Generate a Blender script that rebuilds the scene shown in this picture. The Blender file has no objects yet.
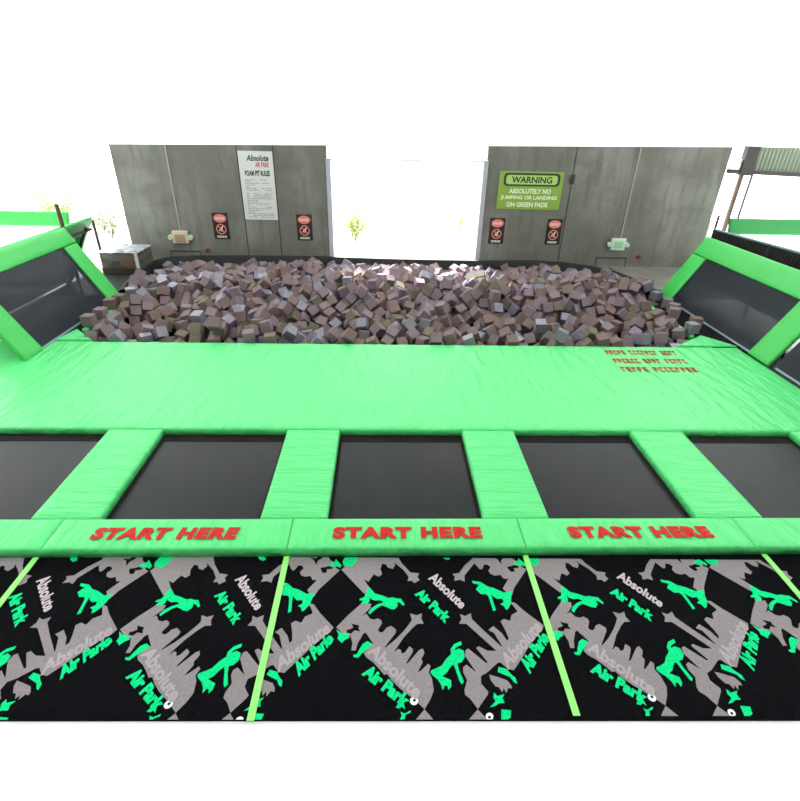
import bpy, bmesh, math, random, json
from mathutils import Vector, Matrix, Quaternion, noise
from mathutils.geometry import tessellate_polygon
random.seed(7)
SC = bpy.context.scene
COL = SC.collection
def srgb(r, g, b, k=1.0):
    f = lambda c: (c/255/12.92 if c <= 10.3 else ((c/255+.055)/1.055)**2.4)*k
    return (f(r), f(g), f(b), 1)

# ---------------------------------------------------------------- materials
def mat(name, col, rough=.6, spec=.5, metal=0, bump=None, noise_mix=None, coat=0):
    """bump=(scale vector, strength, distance); noise_mix=(scale vector, second colour, low, high)"""
    m = bpy.data.materials.new(name); m.use_nodes = True
    nt = m.node_tree; N = nt.nodes; L = nt.links
    b = N['Principled BSDF']
    b.inputs['Base Color'].default_value = col; b.inputs['Roughness'].default_value = rough
    b.inputs['Specular IOR Level'].default_value = spec; b.inputs['Metallic'].default_value = metal
    b.inputs['Coat Weight'].default_value = coat
    tc = N.new('ShaderNodeTexCoord')
    def tex(scale, detail=4, rot=(0, 0, 0)):
        mp = N.new('ShaderNodeMapping'); mp.inputs['Scale'].default_value = scale; mp.inputs['Rotation'].default_value = rot
        L.new(tc.outputs['Object'], mp.inputs['Vector'])
        n = N.new('ShaderNodeTexNoise'); n.inputs['Scale'].default_value = 1; n.inputs['Detail'].default_value = detail
        L.new(mp.outputs[0], n.inputs['Vector']); return n
    if bump:
        n = tex(bump[0], 3, bump[3] if len(bump) > 3 else (0, 0, 0)); bp = N.new('ShaderNodeBump')
        bp.inputs['Strength'].default_value = bump[1]; bp.inputs['Distance'].default_value = bump[2]
        L.new(n.outputs['Fac'], bp.inputs['Height']); L.new(bp.outputs[0], b.inputs['Normal'])
    if noise_mix:
        last = None; prev = col
        for (sc, c2, lo, hi) in noise_mix:
            n = tex(sc, 6); r = N.new('ShaderNodeMapRange')
            r.inputs['From Min'].default_value = lo; r.inputs['From Max'].default_value = hi
            L.new(n.outputs['Fac'], r.inputs['Value'])
            mx = N.new('ShaderNodeMix'); mx.data_type = 'RGBA'
            L.new(r.outputs[0], mx.inputs['Factor'])
            if last: L.new(last, mx.inputs['A'])
            else: mx.inputs['A'].default_value = prev
            mx.inputs['B'].default_value = c2; last = mx.outputs['Result']
        L.new(last, b.inputs['Base Color'])
    return m
def translucent(name, col, f):
    m = bpy.data.materials.new(name); m.use_nodes = True
    nt = m.node_tree; N = nt.nodes; L = nt.links; N.remove(N['Principled BSDF'])
    t = N.new('ShaderNodeBsdfTranslucent'); d = N.new('ShaderNodeBsdfDiffuse'); x = N.new('ShaderNodeMixShader')
    t.inputs[0].default_value = col; d.inputs[0].default_value = col; x.inputs[0].default_value = f
    L.new(d.outputs[0], x.inputs[1]); L.new(t.outputs[0], x.inputs[2]); L.new(x.outputs[0], N['Material Output'].inputs['Surface'])
    return m
def mesh_fabric(name, col, alpha, rough, spec):
    m = mat(name, col, rough, spec, bump=((60, 60, 60), .25, .004)); N = m.node_tree.nodes
    L = m.node_tree.links; b = N['Principled BSDF']
    t = N.new('ShaderNodeBsdfTransparent'); x = N.new('ShaderNodeMixShader'); x.inputs[0].default_value = alpha
    L.new(t.outputs[0], x.inputs[1]); L.new(b.outputs[0], x.inputs[2]); L.new(x.outputs[0], N['Material Output'].inputs['Surface'])
    return m
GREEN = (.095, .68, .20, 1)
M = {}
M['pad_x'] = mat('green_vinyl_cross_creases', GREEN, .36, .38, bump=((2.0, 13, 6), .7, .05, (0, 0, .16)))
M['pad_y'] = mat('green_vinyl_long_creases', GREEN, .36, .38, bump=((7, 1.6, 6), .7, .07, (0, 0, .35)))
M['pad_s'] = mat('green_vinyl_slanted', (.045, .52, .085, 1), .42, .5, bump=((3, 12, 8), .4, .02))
M['pad_d'] = mat('green_vinyl_dark', (.035, .30, .075, 1), .5, .4, bump=((3, 12, 8), .4, .02))  # darker green vinyl for the right barrier and fence ledge
M['orange_red'] = mat('worn_red_print', srgb(206, 84, 48), .5, .2)
M['red'] = mat('red_print', srgb(196, 22, 12), .5, .2)
M['bed'] = mat('black_jump_fabric', srgb(16, 18, 22), .3, .2, bump=((90, 90, 90), .3, .003), noise_mix=[((5, 5, 5), srgb(20, 22, 26), .4, .7), ((1.2, 1.2, 1.2), srgb(27, 23, 20), .5, .8)])
M['bed_s'] = mesh_fabric('black_jump_mesh', srgb(22, 29, 38), .94, .5, .25)
M['web'] = mat('brown_black_webbing_shade', srgb(26, 19, 17), .8, .2)
M['black'] = mat('black_vinyl', srgb(22, 25, 24), .6, .4, bump=((8, 8, 8), .3, .02))
M['net'] = mat('black_netting', srgb(20, 24, 26), .8, .2)
M['deep'] = mat('dark_pit_lining', srgb(24, 20, 22), .9, .1)
M['carpet'] = mat('black_carpet_pile', srgb(11, 11, 14), .95, .05, bump=((160, 160, 160), .5, .004), noise_mix=[((30, 30, 30), srgb(20, 19, 24), .45, .75)])
M['cgrey'] = mat('grey_carpet_pile', srgb(150, 141, 143), .95, .05, bump=((160, 160, 160), .6, .004), noise_mix=[((60, 60, 60), srgb(132, 124, 127), .4, .8)])
M['cpale'] = mat('pale_carpet_lettering', srgb(196, 184, 190), .95, .05)
M['cgreen'] = mat('green_carpet_pile', srgb(22, 226, 140), .95, .05, noise_mix=[((60, 60, 60), srgb(14, 198, 118), .4, .7)])
M['white'] = mat('white_print', srgb(235, 235, 235), .6)
M['strip'] = mat('lime_strip', srgb(150, 245, 120), .5)
M['floor'] = mat('white_floor_paint', (.93, .93, .93, 1), .6, .3)
M['ground'] = mat('pale_yard_concrete', (.86, .85, .83, 1), .9, .1, noise_mix=[((.6, .6, .6), (.78, .76, .74, 1), .4, .8)])
def wallmat():
    return mat('grey_plywood_concrete', srgb(116, 116, 108), .8, .25, bump=((6, 6, 6), .2, .01),
        noise_mix=[((.9, .9, .5), srgb(138, 138, 131), .42, .66), ((7, 7, 1.2), srgb(98, 98, 90), .5, .85), ((14, 14, 14), srgb(150, 149, 142), .6, .95), ((1.0, 1, 2.0), srgb(108, 106, 96), .48, .75)])
M['wall'] = wallmat()
M['faint'] = mat('faint_panel_joint', srgb(126, 125, 116), .8)
M['seam'] = mat('dark_seam', srgb(66, 62, 54), .8)
M['trim'] = mat('pale_aluminium', srgb(176, 180, 190), .4, .5)
M['tan'] = mat('pale_conduit', srgb(176, 172, 150), .6)
M['cream'] = mat('cream_plastic', srgb(214, 196, 172), .5)
M['lens'] = mat('tan_lens', srgb(168, 148, 116), .4)
M['exitgreen'] = mat('green_lens', srgb(150, 205, 160), .4)
M['exitbody'] = mat('pale_green_plastic', srgb(205, 224, 205), .5)
M['steel'] = mat('dark_steel', srgb(52, 46, 44), .5, .5)
M['brown'] = mat('rusty_steel', srgb(96, 70, 54), .6, .4)
M['rail'] = mat('blue_grey_rail', srgb(120, 150, 160), .35, .6)
M['corr'] = mat('weathered_green_corrugated', srgb(128, 140, 120), .6, .3)
M['clear'] = translucent('white_translucent_sheet', (.97, .97, .97, 1), .17)
M['roofm'] = translucent('light_spreading_roof', (.8, .8, .8, 1), .10)
M['wht'] = mat('white_sign_face', srgb(214, 216, 214), .5)
M['ink'] = mat('dark_print', srgb(50, 48, 50), .6)
M['inkg'] = mat('grey_print', srgb(136, 138, 140), .6)
M['signgreen'] = mat('yellow_green_sign', srgb(136, 170, 66), .5)
M['signlight'] = mat('pale_green_sign', srgb(170, 205, 105), .5)
M['signwhite'] = mat('white_sign_letters', srgb(226, 238, 205), .5)
M['cfaint'] = mat('faint_carpet_lettering', srgb(176, 165, 170), .95, .05)
M['signblack'] = mat('black_sign_face', srgb(36, 30, 32), .5)
M['pink'] = mat('pink_red_oval', srgb(228, 126, 120), .5)
M['fixred'] = mat('red_fixture', srgb(130, 40, 30), .5)
M['wrap'] = mat('pale_plastic_wrap', srgb(176, 182, 186), .35, .6, bump=((9, 9, 9), .8, .04), noise_mix=[((5, 5, 5), srgb(104, 110, 114), .45, .6)])
M['box'] = mat('grey_wrapped_cartons', srgb(104, 98, 92), .5, .4, noise_mix=[((2, 2, 7), srgb(70, 64, 60), .45, .62)])
M['carton'] = mat('brown_cardboard', srgb(120, 88, 66), .7)
M['wood'] = mat('dark_pallet_wood', srgb(70, 60, 48), .8)
M['leaf'] = mat('sunlit_yellow_green_leaf', srgb(168, 180, 120), .6, .3)
M['leafb'] = mat('sunlit_grey_green_leaf', srgb(160, 170, 146), .6, .3)
M['twig'] = mat('pale_bark', srgb(150, 132, 110), .8)
M['blue'] = mat('faded_blue_cloth', srgb(140, 152, 190), .6)
M['orange'] = mat('faded_orange', srgb(240, 150, 110), .6)
FOAM = [('mauve', mat('mauve_foam', srgb(126, 110, 114), .8, .3, bump=((40, 40, 40), .2, .01))),
        ('greyish purple', mat('purple_grey_foam', srgb(120, 114, 128), .3, .8, bump=((40, 40, 40), .2, .01))),
        ('olive brown', mat('olive_foam', srgb(116, 108, 94), .8, .2, bump=((40, 40, 40), .2, .01))),
        ('pinkish brown', mat('pink_brown_foam', srgb(122, 102, 98), .8, .2, bump=((40, 40, 40), .2, .01)))]

# ---------------------------------------------------------------- helpers
def tag(o, label, cat, group=None, kind=None):
    o['label'] = label; o['category'] = cat
    if group: o['group'] = group
    if kind: o['kind'] = kind
    return o
def empty(name, loc=(0, 0, 0)):
    o = bpy.data.objects.new(name, None); COL.objects.link(o); o.location = loc; o.empty_display_size = .1; return o
class MB:
    def __init__(s): s.bm = bmesh.new(); s.mats = []; s.mx = Matrix()
    def mi(s, m):
        if m not in s.mats: s.mats.append(m)
        return s.mats.index(m)
    def raw(s, verts, faces, m, smooth=False):
        k = s.mi(m); vs = [s.bm.verts.new(s.mx @ Vector(v)) for v in verts]
        for f in faces:
            try: fa = s.bm.faces.new([vs[i] for i in f])
            except ValueError: continue
            fa.material_index = k; fa.smooth = smooth
        return vs
    def box(s, x0, x1, y0, y1, z0, z1, m, bev=0):
        v = [(x, y, z) for x in (x0, x1) for y in (y0, y1) for z in (z0, z1)]
        vs = s.raw(v, [(0, 1, 3, 2), (4, 6, 7, 5), (0, 4, 5, 1), (2, 3, 7, 6), (0, 2, 6, 4), (1, 5, 7, 3)], m)
        if bev:
            es = list({e for q in vs for e in q.link_edges})
            bmesh.ops.bevel(s.bm, geom=es, offset=bev, segments=2, profile=.5, affect='EDGES')
        return s
    def tube(s, a, b, r, m, n=10):
        a = Vector(a); b = Vector(b); d = (b-a).normalized(); q = d.to_track_quat('Z', 'Y')
        v = [p + q @ Vector((r*math.cos(2*math.pi*i/n), r*math.sin(2*math.pi*i/n), 0)) for p in (a, b) for i in range(n)]
        f = [(i, (i+1) % n, n+(i+1) % n, n+i) for i in range(n)] + [tuple(range(n-1, -1, -1)), tuple(range(n, 2*n))]
        s.raw(v, f, m); return s
    def prism(s, pts, z0, z1, m, flip=False):
        n = len(pts); v = [(x, y, z0) for x, y in pts] + [(x, y, z1) for x, y in pts]
        f = [(i, (i+1) % n, n+(i+1) % n, n+i) for i in range(n)] + [tuple(range(n-1, -1, -1)), tuple(range(n, 2*n))]
        s.raw(v, f, m); return s
    def flat(s, pts, m):
        """possibly concave polygon of 3-D points as triangles"""
        v = [Vector(p) for p in pts]
        tris = tessellate_polygon([v]); vs = [s.bm.verts.new(s.mx @ p) for p in v]; k = s.mi(m)
        for t in tris:
            try: f = s.bm.faces.new([vs[i] for i in t])
            except ValueError: continue
            f.material_index = k; f.normal_update()
            if (f.normal.z if abs(f.normal.z) > .5 else -f.normal.y) < 0: f.normal_flip()
        return s
    def text(s, txt, fn, m, bold=.0, shear=0, align='LEFT', spacing=1):
        """writes txt; fn maps (u,v) in the text's own unit box to a 3-D point"""
        c = bpy.data.curves.new('t', 'FONT'); c.body = txt; c.offset = bold; c.shear = shear; c.resolution_u = 3; c.space_character = spacing
        o = bpy.data.objects.new('t', c); COL.objects.link(o)
        dg = bpy.context.evaluated_depsgraph_get(); me = bpy.data.meshes.new_from_object(o.evaluated_get(dg))
        xs = [v.co.x for v in me.vertices]; ys = [v.co.y for v in me.vertices]
        x0, x1, y0, y1 = min(xs), max(xs), min(ys), max(ys)
        s.raw([fn((v.co.x-x0)/(x1-x0), (v.co.y-y0)/(y1-y0)) for v in me.vertices], [tuple(p.vertices) for p in me.polygons], m)
        bpy.data.objects.remove(o); bpy.data.curves.remove(c); bpy.data.meshes.remove(me); return s
    def build(s, name, parent=None, loc=None, recalc=False):
        if recalc: bmesh.ops.recalc_face_normals(s.bm, faces=s.bm.faces)
        me = bpy.data.meshes.new(name)
        if loc is not None: bmesh.ops.translate(s.bm, verts=s.bm.verts, vec=-Vector(loc))
        s.bm.to_mesh(me); s.bm.free()
        for m in s.mats: me.materials.append(m)
        o = bpy.data.objects.new(name, me); COL.objects.link(o)
        if loc is not None: o.location = loc
        if parent: o.parent = parent; o.matrix_parent_inverse = Matrix.Translation(-parent.location)
        return o
def struct_(o, ): o['kind'] = 'structure'; return o
def puffy(mb, x0, x1, y0, y1, z0, z1, m, step=.05, crown=.012, seed=0, wr=.004, ax=0, r=.03, mx=None):
    """soft vinyl-covered foam pad: rounded edges, crowned top, shallow creases"""
    nx = max(4, int((x1-x0)/step)); ny = max(4, int((y1-y0)/step))
    def ts(n, a, b):
        L = b-a; t = [a, a+r*.3, a+r] + [a+r+(L-2*r)*i/(n-1) for i in range(1, n-1)] + [b-r, b-r*.3, b]; return t
    X = ts(nx, x0, x1); Y = ts(ny, y0, y1); old = mb.mx
    if mx is not None: mb.mx = mx
    def edge(d):
        if d >= r: return 0
        return r-math.sqrt(max(0, r*r-(r-d)**2))
    V = []; ix = {}
    for i, x in enumerate(X):
        for j, y in enumerate(Y):
            dx = min(x-x0, x1-x); dy = min(y-y0, y1-y); d = min(dx, dy)
            z = z1 - edge(dx) - edge(dy); z = max(z, z1-r*1.2)
            k = min(1, d/.09)
            z += crown*(k-1)
            a, b = (x*1.6, y*9) if ax == 0 else (x*7, y*1.6)
            w = noise.noise(Vector((a+seed*3.1, b, seed)))+.5*noise.noise(Vector((x*5+b*.3, y*5, seed+4)))
            z += w*wr*min(1, d/.03)
            ix[i, j] = len(V); V.append((x, y, min(z, z1+.004)))
    F = []; nX = len(X); nY = len(Y)
    for i in range(nX-1):
        for j in range(nY-1): F.append((ix[i, j], ix[i+1, j], ix[i+1, j+1], ix[i, j+1]))
    ring = [ix[i, 0] for i in range(nX)] + [ix[nX-1, j] for j in range(1, nY)] + [ix[i, nY-1] for i in range(nX-2, -1, -1)] + [ix[0, j] for j in range(nY-2, 0, -1)]
    b = len(V)
    for k in ring: V.append((V[k][0], V[k][1], z0))
    n = len(ring)
    for k in range(n): F.append((ring[k], b+k, b+(k+1) % n, ring[(k+1) % n]))
    F.append(tuple(b+k for k in range(n-1, -1, -1)))
    mb.raw(V, F, m, smooth=True); mb.mx = old
    return mb

# ---------------------------------------------------------------- the shell
def slope(x): return 2.635+.0166*x        # top edge of the lower wall
struct_(MB().box(-9.5, 10.5, -6, 3.15, -.95, -.112, M['floor']).build('floor'))
struct_(MB().box(-9.5, 10.5, 3.15, 7.6, -.95, -.1, M['black']).build('floor_court_base'))
PIT = MB().box(-5.95, 6.4, 7.6, 13.0, -1.0, -.62, M['deep'])
g = MB()
g.box(-30, -5.95, 7.6, 13.2, -.95, -.06, M['ground']); g.box(6.4, 32, 7.6, 13.2, -.95, -.06, M['ground']); g.box(-40, 42, 13.2, 60, -.95, -.06, M['ground'])
g.box(-30, -9.5, -6, 7.6, -.95, -.06, M['ground']); g.box(10.5, 32, -6, 7.6, -.95, -.06, M['ground'])
struct_(g.build('floor_yard'))
def wall_panel(mb, x0, x1):
    v = [(x0, 13.05, -.3), (x1, 13.05, -.3), (x1, 13.05, slope(x1)), (x0, 13.05, slope(x0))]; v += [(a, 13.19, c) for a, b, c in v]
    mb.raw(v, [(0, 1, 2, 3), (7, 6, 5, 4), (0, 4, 5, 1), (1, 5, 6, 2), (2, 6, 7, 3), (3, 7, 4, 0)], M['wall'])
w = MB(); wall_panel(w, -6.27, -1.34); wall_panel(w, 2.43, 8.19)
w.box(-1.34, 2.43, 13.03, 13.19, -.3, .03, M['wall'])
for x in (-3.4, -2.57, 4.51): w.box(x-.012, x+.012, 13.044, 13.06, -.2, slope(x)-.01, M['seam'])
for x in (-4.1, 6.9): w.box(x-.004, x+.004, 13.046, 13.06, -.2, slope(x)-.01, M['faint'])
struct_(w.build('wall_back'))
u = MB(); v = []
for y in (13.08, 13.16):
    v += [(-14, y, slope(-14)), (14, y, slope(14)), (14, y, 6.2), (-14, y, 6.2)]
u.raw(v, [(0, 1, 2, 3), (7, 6, 5, 4), (0, 4, 5, 1), (1, 5, 6, 2), (2, 6, 7, 3), (3, 7, 4, 0)][:1], M['clear'])
struct_(u.build('wall_back_added_upper'))  # added translucent panel, backlit so the area above the wall reads white
q = MB(); q.raw([(-14, -6, 6.2), (14, -6, 6.2), (14, 13.08, 6.2), (-14, 13.08, 6.2)], [(0, 3, 2, 1)], M['roofm']); struct_(q.build('ceiling'))  # unseen roof, made translucent to fill the room with soft light
q = MB(); q.box(-14.1, 14.1, -6.1, -6, -.06, 6.2, M['wall']); struct_(q.build('wall_front'))
for nm, x in (('wall_left', -14), ('wall_right', 14)):
    q = MB(); q.raw([(x, -6, 2.9), (x, 13.08, 2.9), (x, 13.08, 6.2), (x, -6, 6.2)], [(0, 1, 2, 3)], M['clear']); struct_(q.build(nm))
t = MB()
t.box(-1.36, -1.25, 12.99, 13.2, .03, 2.33, M['trim'], .008); t.box(2.34, 2.45, 12.99, 13.2, .03, 2.35, M['trim'], .008)
t.raw([(-1.36, 12.99, 2.31), (2.45, 12.99, 2.335), (2.45, 12.99, 2.365), (-1.36, 12.99, 2.34), (-1.36, 13.2, 2.31), (2.45, 13.2, 2.335), (2.45, 13.2, 2.365), (-1.36, 13.2, 2.34)], [(0, 1, 2, 3), (7, 6, 5, 4), (0, 4, 5, 1), (1, 5, 6, 2), (2, 6, 7, 3), (3, 7, 4, 0)], M['trim'])
struct_(t.build('window_1'))

# ---------------------------------------------------------------- carpet with its woven pattern
PAT, TXT = json.loads('''[[["g",[[-335,2998],[-291,3054],[-233,3125],[-208,3181],[81,3179],[114,3042],[92,3002],[52,3020],[34,3055],[4,3061],[-10,3008],[4,2947],[-25,2922],[-63,2948],[-83,2917],[-104,2872],[-128,2884],[-148,2898],[-114,2840],[-60,2764],[-111,2744],[-139,2755]]],["g",[[-348,2993],[-383,3016],[-377,3054],[-440,3108],[-474,3182],[-789,3184],[-778,3057],[-745,2995],[-725,2995],[-699,3048],[-667,3042],[-650,3017],[-675,2978],[-664,2944],[-628,2926],[-583,2935],[-562,2893],[-525,2892],[-547,2860],[-591,2795],[-566,2748],[-531,2725],[-501,2795]]],["k",[[-512,3020],[-473,3028],[-440,3040],[-412,3033],[-410,3009],[-457,3002],[-453,2968],[-486,2964],[-504,2994]]],["k",[[-615,3131],[-577,3106],[-549,3047],[-545,3091],[-510,3127],[-502,3182],[-544,3183],[-552,3127]]],["g",[[43,3179],[121,3179],[174,3059],[239,2966],[266,2962],[312,2953],[294,2920],[311,2886],[267,2853],[248,2878],[212,2875],[223,2920],[185,2989],[71,3114]]],["g",[[866,3175],[923,3174],[835,3119],[723,2976],[686,2928],[680,2866],[643,2885],[594,2875],[606,2917],[588,2946],[645,2956],[704,3038],[786,3119]]],["n",[[742,2874],[813,2860],[858,2816],[908,2799],[979,2755],[1044,2766],[1014,2649],[982,2602],[963,2590],[952,2627],[927,2643],[960,2665],[953,2696],[914,2693],[892,2712],[874,2740],[876,2681],[884,2591],[860,2581],[855,2651],[848,2720],[832,2741],[793,2741],[759,2787],[792,2832],[744,2849]]],["n",[[-167,2706],[-136,2721],[-122,2768],[-113,2812],[-84,2799],[-53,2755],[5,2735],[56,2710],[88,2716],[120,2706],[152,2703],[180,2650],[171,2635],[142,2665],[123,2670],[127,2635],[99,2603],[68,2610],[37,2628],[5,2641],[-32,2619],[-63,2588],[-87,2561],[-100,2578],[-76,2619],[-30,2652],[18,2671],[-8,2689],[-52,2686],[-82,2702],[-92,2721],[-94,2678],[-108,2657],[-159,2660],[-145,2687],[-175,2691]]],["n",[[-446,3058],[-397,3090],[-392,3117],[-338,3045],[-347,3019],[-385,3040],[-425,3030]]],["n",[[-332,3086],[-305,3163],[-193,3162],[-223,3071],[-255,3022],[-297,3045],[-317,3033]]],["n",[[508,3158],[526,3121],[561,3097],[588,3111],[565,3158]]],["g",[[218,2567],[265,2549],[309,2566],[301,2520],[317,2476],[270,2475],[231,2440],[164,2363],[94,2254],[53,2218],[10,2247],[32,2285],[100,2344],[165,2415],[215,2483],[230,2510]]],["g",[[600,2557],[637,2539],[684,2563],[684,2513],[751,2422],[858,2288],[930,2187],[890,2164],[788,2289],[689,2409],[637,2471],[582,2472],[606,2514]]],["g",[[-333,2453],[-248,2560],[-157,2659],[-79,2658],[-86,2615],[-148,2546],[-115,2568],[-86,2524],[-57,2515],[-24,2525],[1,2506],[4,2480],[-21,2435],[-23,2419],[0,2404],[20,2416],[39,2445],[74,2460],[110,2426],[105,2400],[25,2287],[54,2266],[98,2251],[121,2273],[138,2265],[146,2236],[169,2245],[202,2293],[227,2268],[222,2244],[170,2159],[187,2165],[238,2225],[272,2263],[295,2273],[306,2243],[295,2215],[281,2196],[289,2168],[249,2096],[273,2109],[327,2158],[342,2141],[325,2095],[344,2051],[350,1973],[324,1915],[280,1850],[218,1911],[166,1954],[125,1987],[71,2043],[44,2086],[19,2082],[-7,2118],[-55,2173],[-104,2210],[-123,2244],[-97,2277],[-58,2316],[-115,2407],[-135,2392],[-145,2367],[-166,2327],[-181,2264],[-212,2264],[-206,2318],[-223,2378],[-283,2399]]],["k",[[-253,2430],[-231,2435],[-208,2448],[-222,2482],[-163,2465],[-168,2441],[-154,2416],[-198,2424],[-219,2398],[-256,2407]]],["n",[[-332,2436],[-293,2404],[-247,2396],[-227,2368],[-262,2348],[-282,2323],[-316,2357],[-310,2389]]],["n",[[-382,2385],[-363,2379],[-343,2354],[-354,2324],[-376,2324]]],["n",[[-99,2336],[-61,2311],[-106,2268],[-136,2239],[-161,2207],[-191,2212],[-198,2230],[-171,2235],[-157,2268],[-130,2317]]],["g",[[1006,2665],[1047,2655],[1100,2581],[1217,2451],[1197,2414],[1144,2365],[1074,2293],[992,2193],[914,2103],[875,2113],[852,2136],[832,2162],[809,2156],[728,2090],[679,2064],[671,2013],[697,1974],[710,1957],[701,1936],[622,1845],[584,1911],[553,1938],[553,1971],[581,2037],[561,2092],[566,2129],[591,2147],[652,2091],[609,2176],[591,2213],[601,2257],[623,2269],[731,2157],[744,2163],[679,2272],[699,2287],[757,2251],[815,2248],[869,2285],[831,2391],[793,2417],[836,2451],[890,2387],[913,2327],[930,2346],[921,2406],[899,2490],[928,2511],[973,2492],[995,2546],[1044,2572],[1049,2576],[1031,2618]]],["g",[[737,2074],[789,2057],[851,2033],[871,1999],[873,1975],[848,1980],[827,1945],[817,1978],[801,1951],[786,1987],[765,1990],[741,2034]]],["n",[[812,2128],[862,2114],[885,2078],[912,2049],[914,2007],[894,2019],[877,2053],[837,2073],[799,2093]]],["n",[[747,1952],[764,1927],[815,1940],[795,1913],[803,1880],[767,1880],[735,1862],[702,1855],[746,1893],[735,1920]]],["n",[[773,1841],[835,1835],[822,1790],[798,1776],[760,1777]]],["n",[[578,2327],[578,2299],[530,2274],[520,2254],[556,2270],[588,2251],[587,2201],[560,2165],[529,2157],[535,2106],[558,2028],[541,2007],[530,2026],[517,2083],[508,2130],[498,2150],[472,2124],[446,2086],[414,2067],[445,2052],[472,2038],[469,1996],[447,1970],[442,1999],[426,2002],[409,1970],[400,2011],[379,2047],[350,2074],[336,2095],[346,2111],[386,2126],[421,2145],[454,2191],[493,2227],[495,2264],[525,2305]]],["g",[[280,1848],[332,1783],[219,1785]]],["g",[[621,1843],[673,1778],[553,1780]]],["n",[[101,1871],[122,1897],[160,1912],[143,1876],[121,1855],[95,1861]]],["n",[[126,1835],[151,1825],[193,1844],[188,1829],[156,1815],[150,1786],[119,1787],[132,1810]]],["w",[[243,1902],[239,1891],[231,1881],[220,1876],[208,1876],[197,1882],[190,1891],[188,1903],[191,1915],[199,1924],[210,1929],[223,1929],[233,1924],[241,1914]]],["k",[[227,1907],[226,1903],[223,1899],[219,1898],[215,1898],[211,1900],[209,1903],[208,1907],[209,1911],[212,1914],[216,1916],[220,1916],[224,1914],[226,1911]]],["w",[[713,1797],[709,1787],[701,1779],[690,1778],[679,1778],[670,1779],[664,1788],[664,1798],[668,1808],[676,1817],[687,1821],[698,1821],[707,1816],[713,1808]]],["k",[[697,1794],[695,1790],[692,1787],[688,1785],[684,1785],[681,1787],[679,1790],[678,1794],[680,1798],[683,1801],[687,1803],[691,1802],[695,1801],[697,1798]]]],[["p","Absolute",[[0.378,2.893],[0.611,2.596],[0.672,2.653],[0.443,2.974]]],["n","Air Park",[[0.259,2.738],[0.479,2.47],[0.539,2.542],[0.318,2.806]]],["p","Absolute",[[-0.103,2.245],[0.228,1.904],[0.285,1.982],[-0.041,2.322]]],["n","Air Park",[[-0.136,2.084],[0.154,1.848],[0.203,1.92],[-0.08,2.162]]],["p","Absolute",[[0.872,2.099],[1.202,2.414],[1.159,2.509],[0.834,2.203]]],["n","Air Park",[[1.017,2.069],[1.221,2.323],[1.183,2.414],[0.958,2.156]]]]]''')
FS = .0146
c = MB(); c.prism([(-4.6, 1.787+4.6*FS), (5.3, 1.787-5.3*FS), (5.3, 3.145), (-4.6, 3.145)], -.112, -.1, M['carpet'])
bmesh.ops.recalc_face_normals(c.bm, faces=c.bm.faces)
PM = {'g': M['cgrey'], 'n': M['cgreen'], 'p': M['cpale'], 'k': M['carpet'], 'w': M['white']}
X0, X1, Y0, Y1 = -4.6, 5.3, 1.79, 3.24
def clip(p):
    p = [(x, y+FS*x) for x, y in p]
    for ax, lim, s in ((0, X0, 1), (0, X1, -1), (1, Y0, 1), (1, 3.13, -1)):
        o = []
        for i in range(len(p)):
            a = p[i-1]; b = p[i]; ia = (a[ax]-lim)*s >= 0; ib = (b[ax]-lim)*s >= 0
            if ia != ib:
                k = (lim-a[ax])/(b[ax]-a[ax]); o.append((a[0]+(b[0]-a[0])*k, a[1]+(b[1]-a[1])*k))
            if ib: o.append(b)
        p = o
        if len(p) < 3: return []
    return [(x, y-FS*x) for x, y in p]
for n in range(-3, 4):
    for li, (m, pts) in enumerate(PAT):
        p = clip([(x/1000+n*1.57, y/1000) for x, y in pts])
        z = -.0990 + li*.00007
        if p: c.flat([(x, y, z) for x, y in p], PM[m])
    for ti, (m, s_, qd) in enumerate(TXT):
        if min(k[0] for k in qd)+n*1.57 < X0 or max(k[0] for k in qd)+n*1.57 > X1: continue
        A, B, C_, D_ = [Vector((k[0]+n*1.57, k[1], -.0945)) for k in qd]
        c.text(s_, lambda a, b: (A*(1-a)+B*a)*(1-b)+(D_*(1-a)+C_*a)*b, M['cfaint'] if m == 'p' and ti > 0 else PM[m], bold=.06 if m == 'n' else .035)
tag(c.build('carpet'), 'black carpet woven with grey skylines, green dancers and lettering', 'carpet')
for i, (x, lab) in enumerate([(-2.9, 'far left'), (-.81, 'left of centre'), (1.245, 'right of centre'), (3.37, 'far right')]):
    s_ = MB().box(x-.024, x+.024, 1.79, 3.14, -.0945, -.085, M['strip'], .003)
    tag(s_.build('divider_strip', loc=(x, 2.5, -.1)), 'lime green strip across the patterned carpet, the one %s' % lab, 'strip', 'lime strips on the carpet')

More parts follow.
